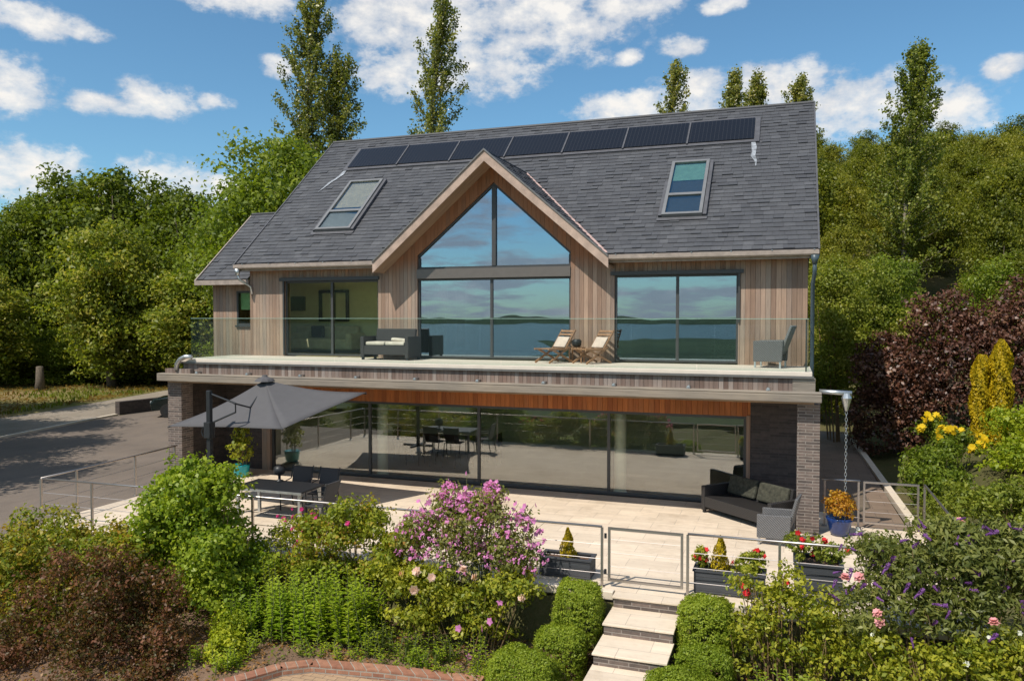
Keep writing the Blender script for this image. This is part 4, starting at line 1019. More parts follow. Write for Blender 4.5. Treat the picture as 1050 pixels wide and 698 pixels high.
# blue pot
t = thing('blue_pot', 'glossy blue glazed pot beside the brick pier on the right', 'pot', (.62,-1.95,tz))
b = MB(); b.lathe([(.15,.0),(.19,.06),(.24,.28),(.27,.36),(.25,.37),(.22,.33)], (.62,-1.95,tz+.004), 28); obj('body', b, M['blue'], t, True)
b = MB(); b.lathe([(.215,.31),(.0,.33)], (.62,-1.95,tz), 20); obj('compost', b, M['soil'], t)
shrub('orange_shrub', 'rounded orange and yellow leaved shrub growing in the blue pot', 'shrub', [(.62,-1.95,tz+.62,.28,.28,.26)], 260, 8, .07, .05, 'bronze', 6, 'cane', tz+.33)
t = thing('teal_pot', 'teal glazed pot by the dark brick wall behind the parasol', 'pot', (-14.9,-1.1,tz))
b = MB(); b.lathe([(.14,.0),(.2,.06),(.23,.3),(.25,.34),(.2,.33)], (-14.9,-1.1,tz+.004), 24); obj('body', b, M['teal'], t, True)
shrub('leafy_pot_plant', 'tall leafy plant growing in the teal pot under the balcony', 'plant', [(-14.9,-1.1,tz+.75,.3,.3,.35),(-14.85,-1.1,tz+1.2,.22,.22,.35)], 120, 6, .09, .10, 'rose', 6, 'cane', tz+.33)
b = MB(); b.lathe([(.06,0),(.08,.05),(.05,.1),(.02,.16)], (.98,-1.85,tz+.003), 10); tag(obj('stone_ornament', b, M['white'], None, True), 'small white stone ornament right of the blue pot', 'ornament')

# ------------------------------------------------------------------ box bushes by the steps
def box_bush(label, blobs, group='clipped box bushes flanking the garden steps'):
    B = np.array(blobs); cx, cy = B[:,0].mean(), B[:,1].mean(); gz = float(ground_z(cx, cy))
    t = thing('box_bush', label, 'bush', (cx, cy, gz), group)
    P, N, S, v = crown(blobs, 2600*len(blobs), 9, .035, .032, shell=.16, lump=.07, up=.15, lowcut=-.5, boxy=.75)
    obj('foliage', leaf_mesh('foliage', P, N, S, v, G['yew'], .5, .12), None, t)
    mb = MB()
    for b in blobs:
        for i in range(3): mb.tube([(b[0]+random.uniform(-.1,.1), b[1], gz-.05),(b[0]+random.uniform(-.2,.2), b[1]+random.uniform(-.1,.1), b[2])], .015, 5)
    obj('stems', mb, M['bark'], t)
box_bush('upper clipped box bush left of the steps, below the left planter', [(-3.50,-7.38,-3.62,.37,.38,.56)])
box_bush('lower large box bush left of the steps at the bottom edge', [(-3.64,-7.95,-4.05,.38,.34,.46),(-3.98,-8.72,-4.32,.52,.46,.60)])
box_bush('upper clipped box bush right of the steps, below the long planter', [(-1.54,-7.38,-3.64,.38,.38,.56)])
box_bush('lower large box bush right of the steps at the bottom edge', [(-1.50,-7.95,-4.05,.40,.34,.46),(-1.76,-8.72,-4.30,.50,.46,.62)])

# ------------------------------------------------------------------ foreground shrubs
shrub('snowball_shrub', 'big fresh green leafy shrub in front of the terrace, left of centre', 'shrub',
      [(-10.6,-7.75,-2.75,1.05,.8,.95),(-10.9,-7.7,-2.1,.6,.55,.5),(-10.0,-7.7,-3.2,.85,.75,.9),(-11.4,-7.7,-3.1,.85,.75,.9),(-10.5,-7.75,-3.7,1.2,.85,.9),(-10.2,-7.7,-2.1,.4,.4,.45),(-10.75,-7.7,-1.75,.22,.2,.36),(-10.45,-7.7,-1.7,.14,.14,.34),(-11.1,-7.7,-1.85,.16,.15,.30),(-9.9,-7.75,-1.95,.16,.16,.3),(-11.6,-7.8,-2.2,.16,.16,.3),(-11.35,-7.7,-2.3,.3,.3,.4)], 1700, 17, .15, .075, 'guelder', 22, asp=.72, shell=.5, lump=.4)
shrub('red_tipped_shrub', 'wide yellow green shrub with red tips at the lower left corner', 'shrub',
      [(-13.9,-8.6,-3.6,1.3,.9,1.0),(-12.7,-8.4,-3.5,1.1,.8,.95),(-15.0,-8.9,-3.6,1.2,.9,1.1),(-12.0,-8.3,-3.7,.9,.7,.8),(-13.2,-9.0,-4.4,1.5,.9,1.0),(-12.1,-8.1,-2.95,.35,.3,.35),(-13.4,-8.2,-2.75,.35,.3,.3)], 3200, 9, .12, .075, 'redtip', 26, shell=.5, lump=.4)
shrub('purple_leaved_shrub', 'broad purple brown leaved shrub along the bottom left', 'shrub',
      [(-11.0,-9.2,-3.95,1.1,.75,1.15),(-12.0,-9.4,-4.1,1.0,.75,1.15),(-10.3,-9.0,-4.2,.85,.7,1.05),(-9.75,-9.3,-4.75,.6,.5,.7),(-11.4,-9.6,-4.8,1.6,.7,1.0),(-12.9,-9.7,-4.8,1.1,.7,.9),(-12.2,-10.3,-5.3,1.2,.6,.8),(-10.9,-10.1,-5.1,1.0,.6,.7),(-13.6,-10.4,-5.2,1.2,.6,1.0),(-10.0,-9.6,-4.8,.6,.5,.5)], 3600, 9, .11, .06, 'berberis', 26, shell=.5, lump=.4)
shrub('pale_leafy_shrub', 'small yellow green shrub between the purple shrub and the brick edging', 'shrub',
      [(-9.3,-8.5,-4.25,.45,.4,.45),(-9.05,-8.9,-4.4,.35,.35,.35)], 300, 9, .09, .06, 'goldlime', 8)
# tall perennials: upright stems with whorled leaves
def perennials(name, label, bases, h, leaf, ls=.09, dens=34, group=None, cat='plant'):
    B = np.array(bases); cx, cy = B[:,0].mean(), B[:,1].mean(); gz = float(ground_z(cx, cy))
    t = thing(name, label, cat, (cx, cy, gz), group); P = []; N = []; S = []; U = []; mb = MB(); V = []
    for (x, y) in bases:
        hh = h*random.uniform(.5, 1.15); g = float(ground_z(x, y)); lx, ly = random.uniform(-.2,.2), random.uniform(-.2,.12)
        mb.tube([(x,y,g-.03),(x+lx*.5,y+ly*.5,g+hh*.5),(x+lx,y+ly,g+hh)], [.008,.006,.003], 4)
        vv = random.random()*.4
        for i in range(dens):
            q = .15+.85*i/dens; a_ = i*2.4+random.random(); d = np.array([math.cos(a_), math.sin(a_), .35])
            l = ls*(1.15-.55*q)*random.uniform(.8,1.2)
            P.append(np.array([x+lx*q, y+ly*q, g+hh*q])+d*l*.5); N.append(np.array([-d[0]*.4, -d[1]*.4, 1.])); S.append(l); U.append(d*6); V.append(vv+.4*q+random.random()*.25)
    obj('foliage', leaf_mesh('foliage', np.array(P), np.array(N), np.array(S), np.array(V), G[leaf], .34, .1, np.array(U)), None, t); obj('stems', mb, M['stem'], t)
    return t
def patch(x0, x1, y0, y1, n): return [(random.uniform(x0,x1), random.uniform(y0,y1)) for _ in range(n)]
perennials('tall_perennial', 'tall feathery green perennial clump left of centre above the brick edging', patch(-8.75,-7.75,-8.35,-7.4,70), 1.1, 'perennial', .15, 30)
perennials('tall_perennial', 'tall feathery green perennial clump in the middle of the front bed', patch(-7.75,-6.85,-8.2,-7.4,70), 1.1, 'goldlime2', .15, 30)
perennials('spiky_perennial', 'narrow green perennial between the big green shrub and the roses', patch(-9.35,-8.75,-7.9,-7.3,36), 1.2, 'goldlime', .10, 36)
perennials('low_perennial', 'loose green growth at the foot of the pale pink rose bush', patch(-6.9,-4.6,-8.3,-7.8,60), .5, 'goldlime2', .09, 16)
perennials('low_perennial', 'scattered low green plants along the inside of the red brick edging', patch(-8.2,-4.7,-8.5,-8.15,44), .32, 'goldlime2', .085, 14)
perennials('low_perennial', 'low green clump beside the pale soil at the foot of the mallow', patch(-6.2,-5.4,-8.3,-7.9,16), .35, 'perennial', .09, 14)
perennials('low_perennial', 'small bright green seedlings on bare soil near the box bush', patch(-4.9,-4.4,-8.3,-7.9,14), .3, 'goldlime', .08, 12)
perennials('low_perennial', 'low mixed green growth between the purple shrub and the brick edging', patch(-9.7,-8.6,-9.3,-8.3,60), .4, 'goldlime2', .09, 18)
perennials('spiky_perennial', 'leafy green clump under the right side of the big green shrub', patch(-9.6,-8.9,-8.4,-7.8,50), .85, 'perennial', .12, 26)
def litter():
    n = 16000; x = rng.uniform(-15.4, 3.1, n); y = rng.uniform(-10.3, -6.95, n); keep = ~((x > -3.1) & (x < -1.9)) & ~((y < -8.6) & (x > -8.0) & (x < -4.5)); x = x[keep]; y = y[keep]
    k_ = np.sin(x*3.1+y*1.7)*np.sin(y*4.3-x*1.3); h = np.where(k_ > .1, rng.uniform(.01,.14,len(x)), rng.uniform(.0,.02,len(x)))
    z = ground_z(x, y)+.06+h; P = np.stack([x,y,z],1); N = rng.normal(size=(len(x),3))*.5+np.array([0,0,1.])
    v = np.where(k_ > .1, rng.uniform(.45,1,len(x)), rng.uniform(0,.35,len(x)))
    o = bpy.data.objects.new('ground_cover', leaf_mesh('ground_cover', P, N, rng.uniform(.03,.075,len(x)), v, M_LIT)); COL.objects.link(o)
    tag(o, 'low ground cover and fallen leaves over the soil of the front bed', 'ground cover', kind='stuff')
M_LIT = leaf_mat('leaf_litter', [(.14,.08,.04), (.20,.13,.07), (.06,.10,.018), (.11,.16,.025)])
litter()
def verge_tufts():
    n = 14000; y = rng.uniform(-8, 34, n); x0 = -34.2-.14*np.maximum(y, 0)-.0016*np.maximum(y, 0)**2
    x = x0-rng.random(n)**1.4*26; k_ = np.sin(x*.45+1)*np.sin(y*.6+x*.2)+.5*np.sin(x*1.7)*np.sin(y*1.3)
    P = np.stack([x, y, np.full(n, -3.47)+rng.uniform(0,.1,n)], 1); U = np.tile([[0,0,3.]], (n,1)); N = rng.normal(size=(n,3))*np.array([1,1,.2])
    v = np.where(k_ > .15, rng.uniform(.5,1,n), rng.uniform(0,.45,n)); N[k_ <= 0] = rng.normal(size=(int((k_ <= 0).sum()),3))*.3+np.array([0,0,1.])
    o = bpy.data.objects.new('grass_tufts', leaf_mesh('grass_tufts', P, N, rng.uniform(.12,.34,n), v, leaf_mat('leaf_verge', [(.08,.055,.028), (.11,.08,.036), (.06,.09,.018), (.12,.15,.03)]), .35, .1, U)); COL.objects.link(o)
    tag(o, 'rough grass tufts and brown leaf litter on the verge beyond the lane', 'grass', kind='stuff')
verge_tufts()
# roses along the rail
rb = [(-8.3,-7.15,-2.95,.6,.4,.6),(-7.55,-7.15,-2.8,.7,.4,.6),(-6.9,-7.15,-3.0,.6,.4,.6),(-8.0,-7.2,-3.5,1.1,.4,.5),(-7.9,-7.1,-2.45,.35,.3,.35)]
t = shrub('climbing_rose', 'red tipped rose thicket against the rail, left of the pink mallow', 'shrub', rb, 1500, 9, .11, .07, 'rosered', 22, lump=.4)
flowers(t, 'magenta', [(-9.0,-7.1,-2.55),(-8.7,-7.15,-2.62),(-8.95,-7.2,-2.75),(-8.45,-7.2,-2.5),(-8.3,-7.3,-2.8),(-8.75,-7.3,-2.9),(-8.1,-7.3,-2.55),(-7.6,-7.5,-2.45),(-9.2,-7.1,-2.6),(-8.9,-7.2,-3.05)], 'bloom', (.6,1.0))
t = shrub('fuchsia_shrub', 'pink flowered fuchsia hanging over the rail in front of the terrace table', 'shrub', [(-8.95,-6.98,-2.75,.5,.25,.28),(-9.2,-7.0,-3.1,.4,.25,.3)], 200, 8, .09, .06, 'rose', 10)
flowers(t, 'magenta', surf_pts([(-8.95,-6.98,-2.72,.5,.25,.28)], 14, 1.05), 'bloom', (.5,.85))
# pink mallow
mbl = [(-5.4,-7.3,-3.05,1.1,.4,.45),(-5.75,-7.25,-2.55,.62,.45,.72),(-5.1,-7.25,-2.5,.62,.45,.72),(-6.3,-7.25,-2.75,.5,.4,.55),(-4.6,-7.25,-2.75,.5,.4,.65),(-5.4,-7.2,-2.2,.5,.35,.36),(-5.8,-7.2,-1.95,.16,.15,.25),(-5.05,-7.2,-1.9,.15,.15,.28)]
t = shrub('tree_mallow', 'tree mallow covered in lilac pink flowers in the centre of the front bed', 'shrub', mbl, 1500, 8, .13, .06, 'mallow', 40, 'stem', lump=.3)
sp = MB(); tips = []
for i in range(26):
    a_ = random.uniform(-1,1); x = -5.35+a_*1.25; x0 = -5.35+a_*.7; zt_ = -1.38-.75*abs(a_)**1.6-random.random()*.35
    p1 = Vector((x, -7.25+random.uniform(-.25,.2), zt_)); p0 = Vector((x0, -7.25, -2.8)); sp.tube([p0, p0.lerp(p1,.5)+Vector((-.03,0,.05)), p1], [.008,.006,.003], 4)
    for q in (1.0,.9,.8,.7): 
        if random.random() < .8: tips.append(tuple(p0.lerp(p1, q)+Vector((random.uniform(-.05,.05),random.uniform(-.05,.03),0))))
obj('flowering_stems', sp, M['stem'], t)
tips = tips[:60]
flowers(t, 'mallow', tips+surf_pts(mbl, 99-len(tips), 1.0, True, -3.0), 'blossom', (.7,1.2))
st2 = []
for p in surf_pts(mbl, 480, 1.05, True, -3.05): st2.append(p)
P2 = np.array([v for p in st2 for v in [np.array(p)+rng.normal(size=3)*.018 for _ in range(5)]])
more = obj('blossoms', leaf_mesh('blossoms', P2, rng.normal(size=(len(P2),3))*.5+np.array([-.2,-.8,.5]), rng.uniform(.03,.055,len(P2)), rng.random(len(P2)), F['mallow'], .9, .08), None, t); more['kind'] = 'stuff'
# yellow-green roses under the mallow
rb2 = [(-6.0,-7.85,-3.95,.55,.3,.35),(-4.95,-7.75,-3.9,.5,.3,.3),(-6.5,-7.65,-3.35,.55,.35,.42),(-5.8,-7.7,-3.4,.55,.35,.42),(-5.1,-7.7,-3.45,.55,.35,.42),(-4.5,-7.6,-3.35,.45,.35,.42)]
t = shrub('rose_bush', 'yellow green rose bush with pale pink blooms below the mallow', 'shrub', rb2, 1100, 9, .11, .07, 'rose', 20, 'cane', lump=.3, lowcut=-.4)
flowers(t, 'pale', [(-6.0,-8.05,-2.95),(-5.72,-8.1,-3.0),(-6.25,-8.05,-3.02),(-5.2,-8.05,-2.85),(-5.0,-8.0,-2.95),(-4.25,-7.95,-3.2),(-6.05,-8.05,-3.25)], 'bloom', (.8,1.15))
flowers(t, 'mallow', [(-4.6,-8.0,-3.3),(-4.9,-8.0,-3.75),(-5.3,-8.0,-3.8),(-5.1,-8.05,-4.2),(-4.75,-8.05,-3.6)], 'bloom', (.9,1.3))
# blade-leaved irises
ir = thing('iris_clump', 'long strappy iris leaves arching over bare soil in the front bed', 'plant', (-5.9,-8.2,-4.4)); mb = MB()
for i in range(34):
    x = random.uniform(-6.9,-5.3); y = random.uniform(-8.2,-7.95); g = -4.42; a_ = random.uniform(0,6.28); h = random.uniform(.3,.6); d = Vector((math.cos(a_),math.sin(a_),0)); s_v = Vector((-d.y,d.x,0))*.014
    p = [Vector((x,y,g))+d*(.0), Vector((x,y,g+h*.7))+d*.08, Vector((x,y,g+h*.85))+d*.25, Vector((x,y,g+h*.65))+d*.4]
    vs = []
    for j, q in enumerate(p): w_ = s_v*(1,1,.8,.1)[j]; vs += [q-w_, q+w_]
    mb.add(vs, [(2*j,2*j+1,2*j+3,2*j+2) for j in range(3)])
obj('leaves', mb, G['budd'], ir)
# right foreground: rose thicket, buddleia, yellow rose, perennials
rr = [(-.95,-7.35,-2.85,.28,.25,.35),(-.35,-7.35,-2.75,.25,.25,.35),(-.6,-7.35,-3.1,.5,.35,.45),(0.1,-7.4,-3.3,.55,.35,.45),(-.9,-7.5,-3.5,.5,.35,.5),(.4,-7.5,-3.6,.5,.4,.5),(-.3,-7.5,-3.9,.9,.4,.5)]
t = shrub('rose_bush', 'leggy yellow leaved rose bush in front of the tall square planter', 'shrub', rr, 760, 8, .10, .07, 'rose', 50, 'cane', lump=.35)
flowers(t, 'red', [(-1.0,-7.3,-2.85),(-.95,-7.3,-2.95),(-.4,-7.4,-2.7)], 'bloom', (.9,1.2))
perennials('green_perennial', 'green leafy perennials at the bottom right of the steps', patch(-.7,.9,-8.6,-8.0,70), .75, 'perennial', .11, 26)
bb = [(.9,-7.3,-2.45,.6,.45,.55),(1.6,-7.3,-2.3,.7,.5,.6),(2.3,-7.2,-2.3,.7,.5,.6),(1.2,-7.5,-2.95,.8,.5,.55),(2.0,-7.5,-2.95,.8,.5,.55),(2.9,-7.2,-2.5,.6,.5,.7)]
t = shrub('buddleia', 'grey green buddleia with drooping purple flower spikes at lower right', 'shrub', bb, 2300, 9, .14, .10, 'budd', 40, 'cane', asp=.32, lump=.35)
flowers(t, 'purple', [p for p in surf_pts(bb, 98, 1.12, True, -3.1)], 'flower_spike', (.5,.95), 1.0, (-.35,-.3,-.1))
flowers(t, 'pink', [(.52,-7.95,-2.35),(.75,-8.0,-2.8),(.78,-8.0,-2.92),(.35,-7.9,-2.4),(2.1,-8.0,-2.75),(1.9,-6.9,-1.75)], 'bloom', (.8,1.15))
rb3 = [(.9,-7.9,-3.5,.5,.35,.4),(1.5,-7.9,-3.6,.5,.35,.4),(2.2,-7.9,-3.4,.55,.35,.5),(2.7,-7.9,-3.6,.5,.35,.6)]
t = shrub('yellow_leaved_rose', 'sparse rose with yellowing leaves and bare brown canes at the lower right corner', 'shrub', rb3, 800, 8, .10, .07, 'rose', 60, 'cane', lump=.35)
flowers(t, 'white', surf_pts(rb3, 10, 1.1), 'bloom', (.7,1.2))
perennials('green_perennial', 'green leafy perennials along the bottom right corner of the picture', patch(1.0,2.9,-8.7,-8.2,70), .6, 'perennial', .11, 24)

# ------------------------------------------------------------------ right bank planting
shrub('green_shrub', 'rounded bright green shrub on the bank just right of the side gate', 'shrub', [(3.0,1.6,-2.55,.8,.8,.75),(2.7,.4,-2.8,.6,.7,.6)], 900, 9, .14, .085, 'lime', 12)
shrub('golden_shrub', 'yellow green leafy shrub at the right edge below the golden conifers', 'shrub', [(4.6,1.8,-2.1,1.1,.9,.95),(5.6,1.6,-1.9,1.1,.9,1.1),(4.9,.6,-2.4,1.0,.8,.8)], 1700, 9, .15, .10, 'goldlime', 14)
shrub('fern_like_shrub', 'mid green spreading shrub on the bank behind the buddleia', 'shrub', [(3.2,-1.8,-2.8,.8,.9,.6),(4.0,-1.2,-2.7,.9,.9,.65),(4.6,-3.0,-2.6,1.1,1,.7)], 1500, 8, .14, .08, 'ash', 14)
t = shrub('yellow_lily', 'patch of yellow flowers in front of the copper beech hedge', 'flowers', [(3.7,3.2,-2.15,.55,.5,.42),(3.25,4.2,-1.95,.4,.4,.45)], 300, 8, .13, .08, 'lime', 10, 'stem')
flowers(t, 'yellow', surf_pts([(3.75,3.15,-2.05,.5,.5,.36),(3.2,4.0,-1.8,.25,.4,.36)], 40, 1.05), 'bloom', (1.0,1.8))
shrub('low_shrub', 'low green planting along the pale kerb of the side path', 'shrub', [(2.6,-.6,-3.1,.35,.6,.3),(2.75,.9,-3.0,.35,.7,.3),(2.6,-2.4,-3.1,.4,.8,.35)], 600, 8, .1, .06, 'ash', 8)
for i, (x, y, h, r_, lb) in enumerate(((4.5,5.0,2.55,.25,'left and shortest column of the golden conifers'), (4.68,5.3,2.45,.24,'middle column of the golden conifers'), (5.0,5.0,2.8,.31,'right and tallest column of the golden conifers'))):
    gz = float(ground_z(x, y)); t = thing('golden_conifer', lb, 'conifer', (x,y,gz), 'columnar golden conifers before the beech hedge')
    n = 6500; q = rng.random(n); a_ = rng.uniform(0,6.28,n); prof = np.minimum(1, (1.02-q)*4.2)**.6*(.82+.18*np.sin(q*17+a_*2))
    rr_ = r_*prof*rng.uniform(.75,1.05,n); P = np.stack([x+rr_*np.cos(a_), y+rr_*np.sin(a_), gz+q*h], 1)
    N = np.stack([np.cos(a_),np.sin(a_),np.full(n,.25)],1)+rng.normal(size=(n,3))*.45; U = np.stack([np.cos(a_)*.5,np.sin(a_)*.5,np.ones(n)],1)*3
    obj('foliage', leaf_mesh('foliage', P, N, rng.uniform(.05,.11,n), rng.random(n)*.6+.4*(np.sin(a_*5+q*20)>0), G['gold'], .5, .12, U), None, t)
    b = MB(); b.tube([(x,y,gz-.1),(x,y,gz+h*.8)], [.06,.02], 6); obj('trunk', b, M['bark'], t)
# copper beech hedge: several trees grown together
for i, (x, y, h, r_) in enumerate(((3.0,9.4,3.9,1.3),(4.5,8.9,4.35,1.6),(6.5,8.6,4.6,1.8),(8.7,8.4,4.8,1.9))):
    gz = float(ground_z(x, y)); t = thing('copper_beech', ['copper beech nearest the house passage, mostly in the shade of the house','second copper beech from the house, left of the golden conifers','copper beech directly behind the golden conifers','copper beech at the right edge of the picture'][i], 'tree', (x,y,gz), 'dark purple copper beeches forming a tall hedge')
    bl = [(x+random.uniform(-.5,.5)*r_*.5, y+random.uniform(-.3,.3), gz+h*q, r_*k_, r_*k_*.85, h*.2) for q, k_ in ((.15,1.0),(.32,1.05),(.5,1.0),(.66,.9),(.8,.72))]
    P, N, S, v = crown(bl, 1500, 9, .2, .11, shell=.3, lump=.2); ok = P[:,2] > gz
    obj('crown', leaf_mesh('crown', P[ok], N[ok], S[ok], v[ok], G['beech'], .65), None, t)
    b = MB(); b.tube([(x,y,gz-.2),(x,y,gz+h*.75)], [.14,.03], 7); obj('trunk', b, M['bark'], t)
shrub('mixed_hedge', 'tall pale green shrub close to the right corner of the house', 'shrub', [(1.5,11.5,-1.0,1.3,1.3,2.4),(1.1,11.2,1.2,1.1,1.2,1.7),(2.4,12.2,.6,1.3,1.3,2.2)], 2200, 18, .25, .095, 'ash', 12, sr=.03, lump=.35)
shrub('mixed_hedge', 'bright green shrub behind the copper beeches', 'shrub', [(4.2,13,.0,1.7,1.3,2.0),(6.6,13.2,.5,1.8,1.3,2.1),(3.2,13.4,1.6,1.3,1.2,1.4)], 2200, 18, .28, .10, 'lime', 12, sr=.03, lump=.35)
shrub('mixed_hedge', 'dark green shrub at the right edge behind the copper beeches', 'shrub', [(9.2,12.5,1.0,2.0,1.5,2.6),(11.5,13,1.0,2.0,1.5,2.6)], 1500, 9, .28, .15, 'oak', 12, sr=.03)

# ------------------------------------------------------------------ trees
def proto(name, cat, leaf, blobs, ntuft, per, tr, ls, trunk, r0, nl, bark='bark', **kw):
    t = thing(name, '', cat); tree_parts(t, G[leaf], M[bark], blobs, ntuft, per, tr, ls, trunk, r0, nl, **kw); return t
used = set()
def plant(p, label, x, y, top, hp, rz=None, group=None, sx=1.0, z=None):
    """place prototype p (height hp) so that its top reaches z = top"""
    gz = float(ground_z(x, y)) if z is None else z; s = (top-gz)/hp
    o = p if p.name not in used else copy_tree(p); used.add(p.name)
    put(o, label, (x, y, gz), random.uniform(0, 6.28) if rz is None else rz, (s*sx, s*sx, s))
    if group: o['group'] = group
    return o
random.seed(21)
bA = rblobs(2.2, 9.2, 3.6, 16, size=.5); bB = rblobs(1.5, 9.3, 3.9, 18, size=.48); 
pA = proto('broadleaf_tree', 'tree', 'oak', bA, 1500, 15, .55, .21, (0,0,8.2), .28, 14, lump=.4, shell=.55)
pB = proto('broadleaf_tree', 'tree', 'oak', bB, 1700, 14, .5, .20, (0,0,8.4), .26, 14, lump=.4, shell=.55)
pC = proto('flowering_chestnut', 'tree', 'chestnut', rblobs(1.0, 9.0, 4.2, 18, size=.45), 1700, 14, .55, .22, (0,0,8), .26, 12, lump=.4)
pD = proto('lime_tree', 'tree', 'lime', rblobs(2.0, 9.0, 4.0, 16, size=.5), 1900, 24, .5, .15, (0,0,8), .28, 14, lump=.35)
LG = 'broadleaf trees beyond the driveway'
plant(pA, 'dark green tree at the far left edge of the grove beyond the lane', -54.7, 24.1, 9.3, 10, group=LG)
plant(pB, 'tall dark green tree, second from the left in the grove beyond the lane', -52.8, 26.2, 12.1, 10, group=LG)
plant(pA, 'tallest tree in the middle of the grove beyond the driveway', -49.0, 27.5, 12.2, 10, group=LG)
plant(pB, 'tall tree right of the middle of the grove beyond the driveway', -45.8, 28.6, 11.5, 10, group=LG)
plant(pA, 'green tree between the tall grove and the house, fourth from the right', -41.6, 27.5, 10.0, 10, group=LG)
plant(pB, 'smaller green tree closest to the left wing of the house', -36.0, 24.6, 8.3, 10, group=LG, sx=1.1)
plant(pC, 'pale flowering chestnut standing in front of the dark grove', -42.6, 21.0, 7.6, 10, sx=1.0)
plant(pC, 'yellowish low tree at the foot of the dark grove near the lane', -37.2, 22.6, 4.6, 10, sx=1.35)
plant(pC, 'low spreading tree at the left edge in front of the grove', -50.5, 17.6, 4.6, 10, sx=1.3)
plant(pA, 'leafy tree overhanging the left edge of the picture', -32.6, .6, 6.6, 10, sx=1.0)
plant(pB, 'tree outside the left edge shading the driveway', -24.4, -7.4, 5.6, 10, sx=.95)
plant(pB, 'tree further back outside the left edge shading the driveway', -28.3, -3.6, 6.6, 10, sx=.85)
plant(pA, 'second dark tree outside the left edge beside the driveway', -37.0, -3.0, 8.5, 10, sx=1.2)
plant(pA, 'third dark tree outside the left edge beyond the gravel lane', -40.0, 5.0, 7.0, 10, sx=1.2)
for i, (x, y, tp) in enumerate(((-60,30,11),(-57,33,12),(-38,31,8.5),(-33,32,7.6),(-43,34,10),(-50,36,11.5),(-29.5,28,6.8))):
    plant((pA, pB)[i % 2], 'dark tree filling the back of the grove beyond the driveway', x, y, tp, 10, group='back row of the grove')
plant(pD, 'big bright green tree rising behind the left end of the roof', -22.4, 12.0, 9.9, 10, sx=1.0)
plant(pB, 'darker thin tree between the bright green tree and the left wing', -26.2, 14.0, 8.2, 10, sx=.6)
# understory hedge in front of grove
for i, (x, y, s_x) in enumerate(((-48,22,1.6),(-44,23.5,1.7),(-39.5,25,1.7),(-35,22.5,1.6),(-31.5,22,1.5),(-55,20,1.8))):
    plant(pC if i % 2 else pD, 'low dense bush under the trees beyond the lane', x, y, .4+.5*(i % 3), 10, group='bushes under the grove', sx=s_x*1.2)
for i, (x, y, s_x, tp) in enumerate(((-60,21,1.5,-.4),(-55,21.5,1.6,-.9),(-51,22.5,1.5,-.6),(-47.5,23,1.6,-1.0),(-44.6,25,1.5,-.7),(-43.2,29,1.5,-.5),(-41.5,33,1.6,-.4))):
    plant(pB if i % 2 else pC, 'knee high scrub along the foot of the grove, down to the grass', x, y, tp, 10, group='scrub at the foot of the grove', sx=s_x*1.9, z=-4.4)
# poplars
def poplar(label, x, y, top, wd, lean, leaf='poplar', stems=1, low=.12, group='slender poplars behind the house', dens=1.0, name='poplar_tree', g=None):
    gz = float(ground_z(x, y)) if g is None else g; h = top-gz; t = thing(name, label, 'tree', (x,y,gz), group)
    mb = MB(); PP = []; NN = []; SS = []; VV = []
    for s in range(stems):
        ox = (s-(stems-1)/2)*wd*.42; hh = h*(1 if s == 0 else random.uniform(.82,.94))
        ax = lambda q: np.array([x+ox*(1-.2*q)+lean*q*q, y, gz+q*hh])
        mb.tube([tuple(ax(q)) for q in np.linspace(0,.97,9)], [.20*(1-.93*q)+.01 for q in np.linspace(0,1,9)], 7)
        nb = int(165*dens)
        for i in range(nb):
            q = low+(1-low)*(i/nb)**.9; a_ = i*2.4+random.random()
            env = wd*.5*(min(1,(q-low+.06)*4.5)**.7)*(1-q)**.42*(1.35 if stems == 1 else 1.05)*random.choice((1,1.15,.8,.5,1.3,.3))
            L0 = env*1.0; d = np.array([math.cos(a_), math.sin(a_), 0])
            b0 = ax(max(q-.07, 0.02)); b1 = ax(q)+d*L0+np.array([lean*.05, 0, random.uniform(-.1,.35)])
            mb.tube([tuple(b0), tuple((b0+b1)/2+d*.12*L0), tuple(b1)], [.028,.018,.008], 4)
            n = int(100*(.6+q*.3)+34)
            tt = rng.choice([.45,.7,.95,1.08], n)[:,None]+rng.normal(size=(n,1))*.05; P = b0+(b1-b0)*tt+rng.normal(size=(n,3))*np.array([.13,.13,.17])
            PP.append(P); NN.append(rng.normal(size=(n,3))+d*.5+np.array([-.2,-.3,.3])); SS.append(rng.uniform(.11,.22,n)); VV.append(rng.random(n)*.75+.25*random.random())
    obj('crown', leaf_mesh('crown', np.concatenate(PP), np.concatenate(NN), np.concatenate(SS), np.concatenate(VV), G[leaf], .8), None, t)
    obj('trunk', mb, M['barkpale'], t)
poplar('broad poplar with two tops touching the upper edge, left of the roof', -30.2, 26.0, 22.3, 5.8, .9, stems=2, dens=1.3)
poplar('slender poplar leaning right above the left part of the roof', -23.6, 28.6, 22.0, 3.8, 1.6)
poplar('thin wispy treetop above the ridge, left of the three small tops', -9.6, 41.6, 20.4, 2.8, 1.0, dens=.6)
poplar('bushy treetop above the ridge, middle of the three small tops', -5.0, 43.3, 19.5, 2.4, .5)
poplar('second treetop of the middle pair above the ridge', -3.4, 46.1, 19.9, 2.4, .4)
poplar('small pointed treetop just above the right end of the ridge', -.1, 47.1, 19.7, 3.2, .3)
poplar('tall narrow poplar rising out of the wooded hillside right of the house', 6.6, 38.0, 18.6, 3.3, .8, leaf='poplarb', low=.03, dens=1.3)
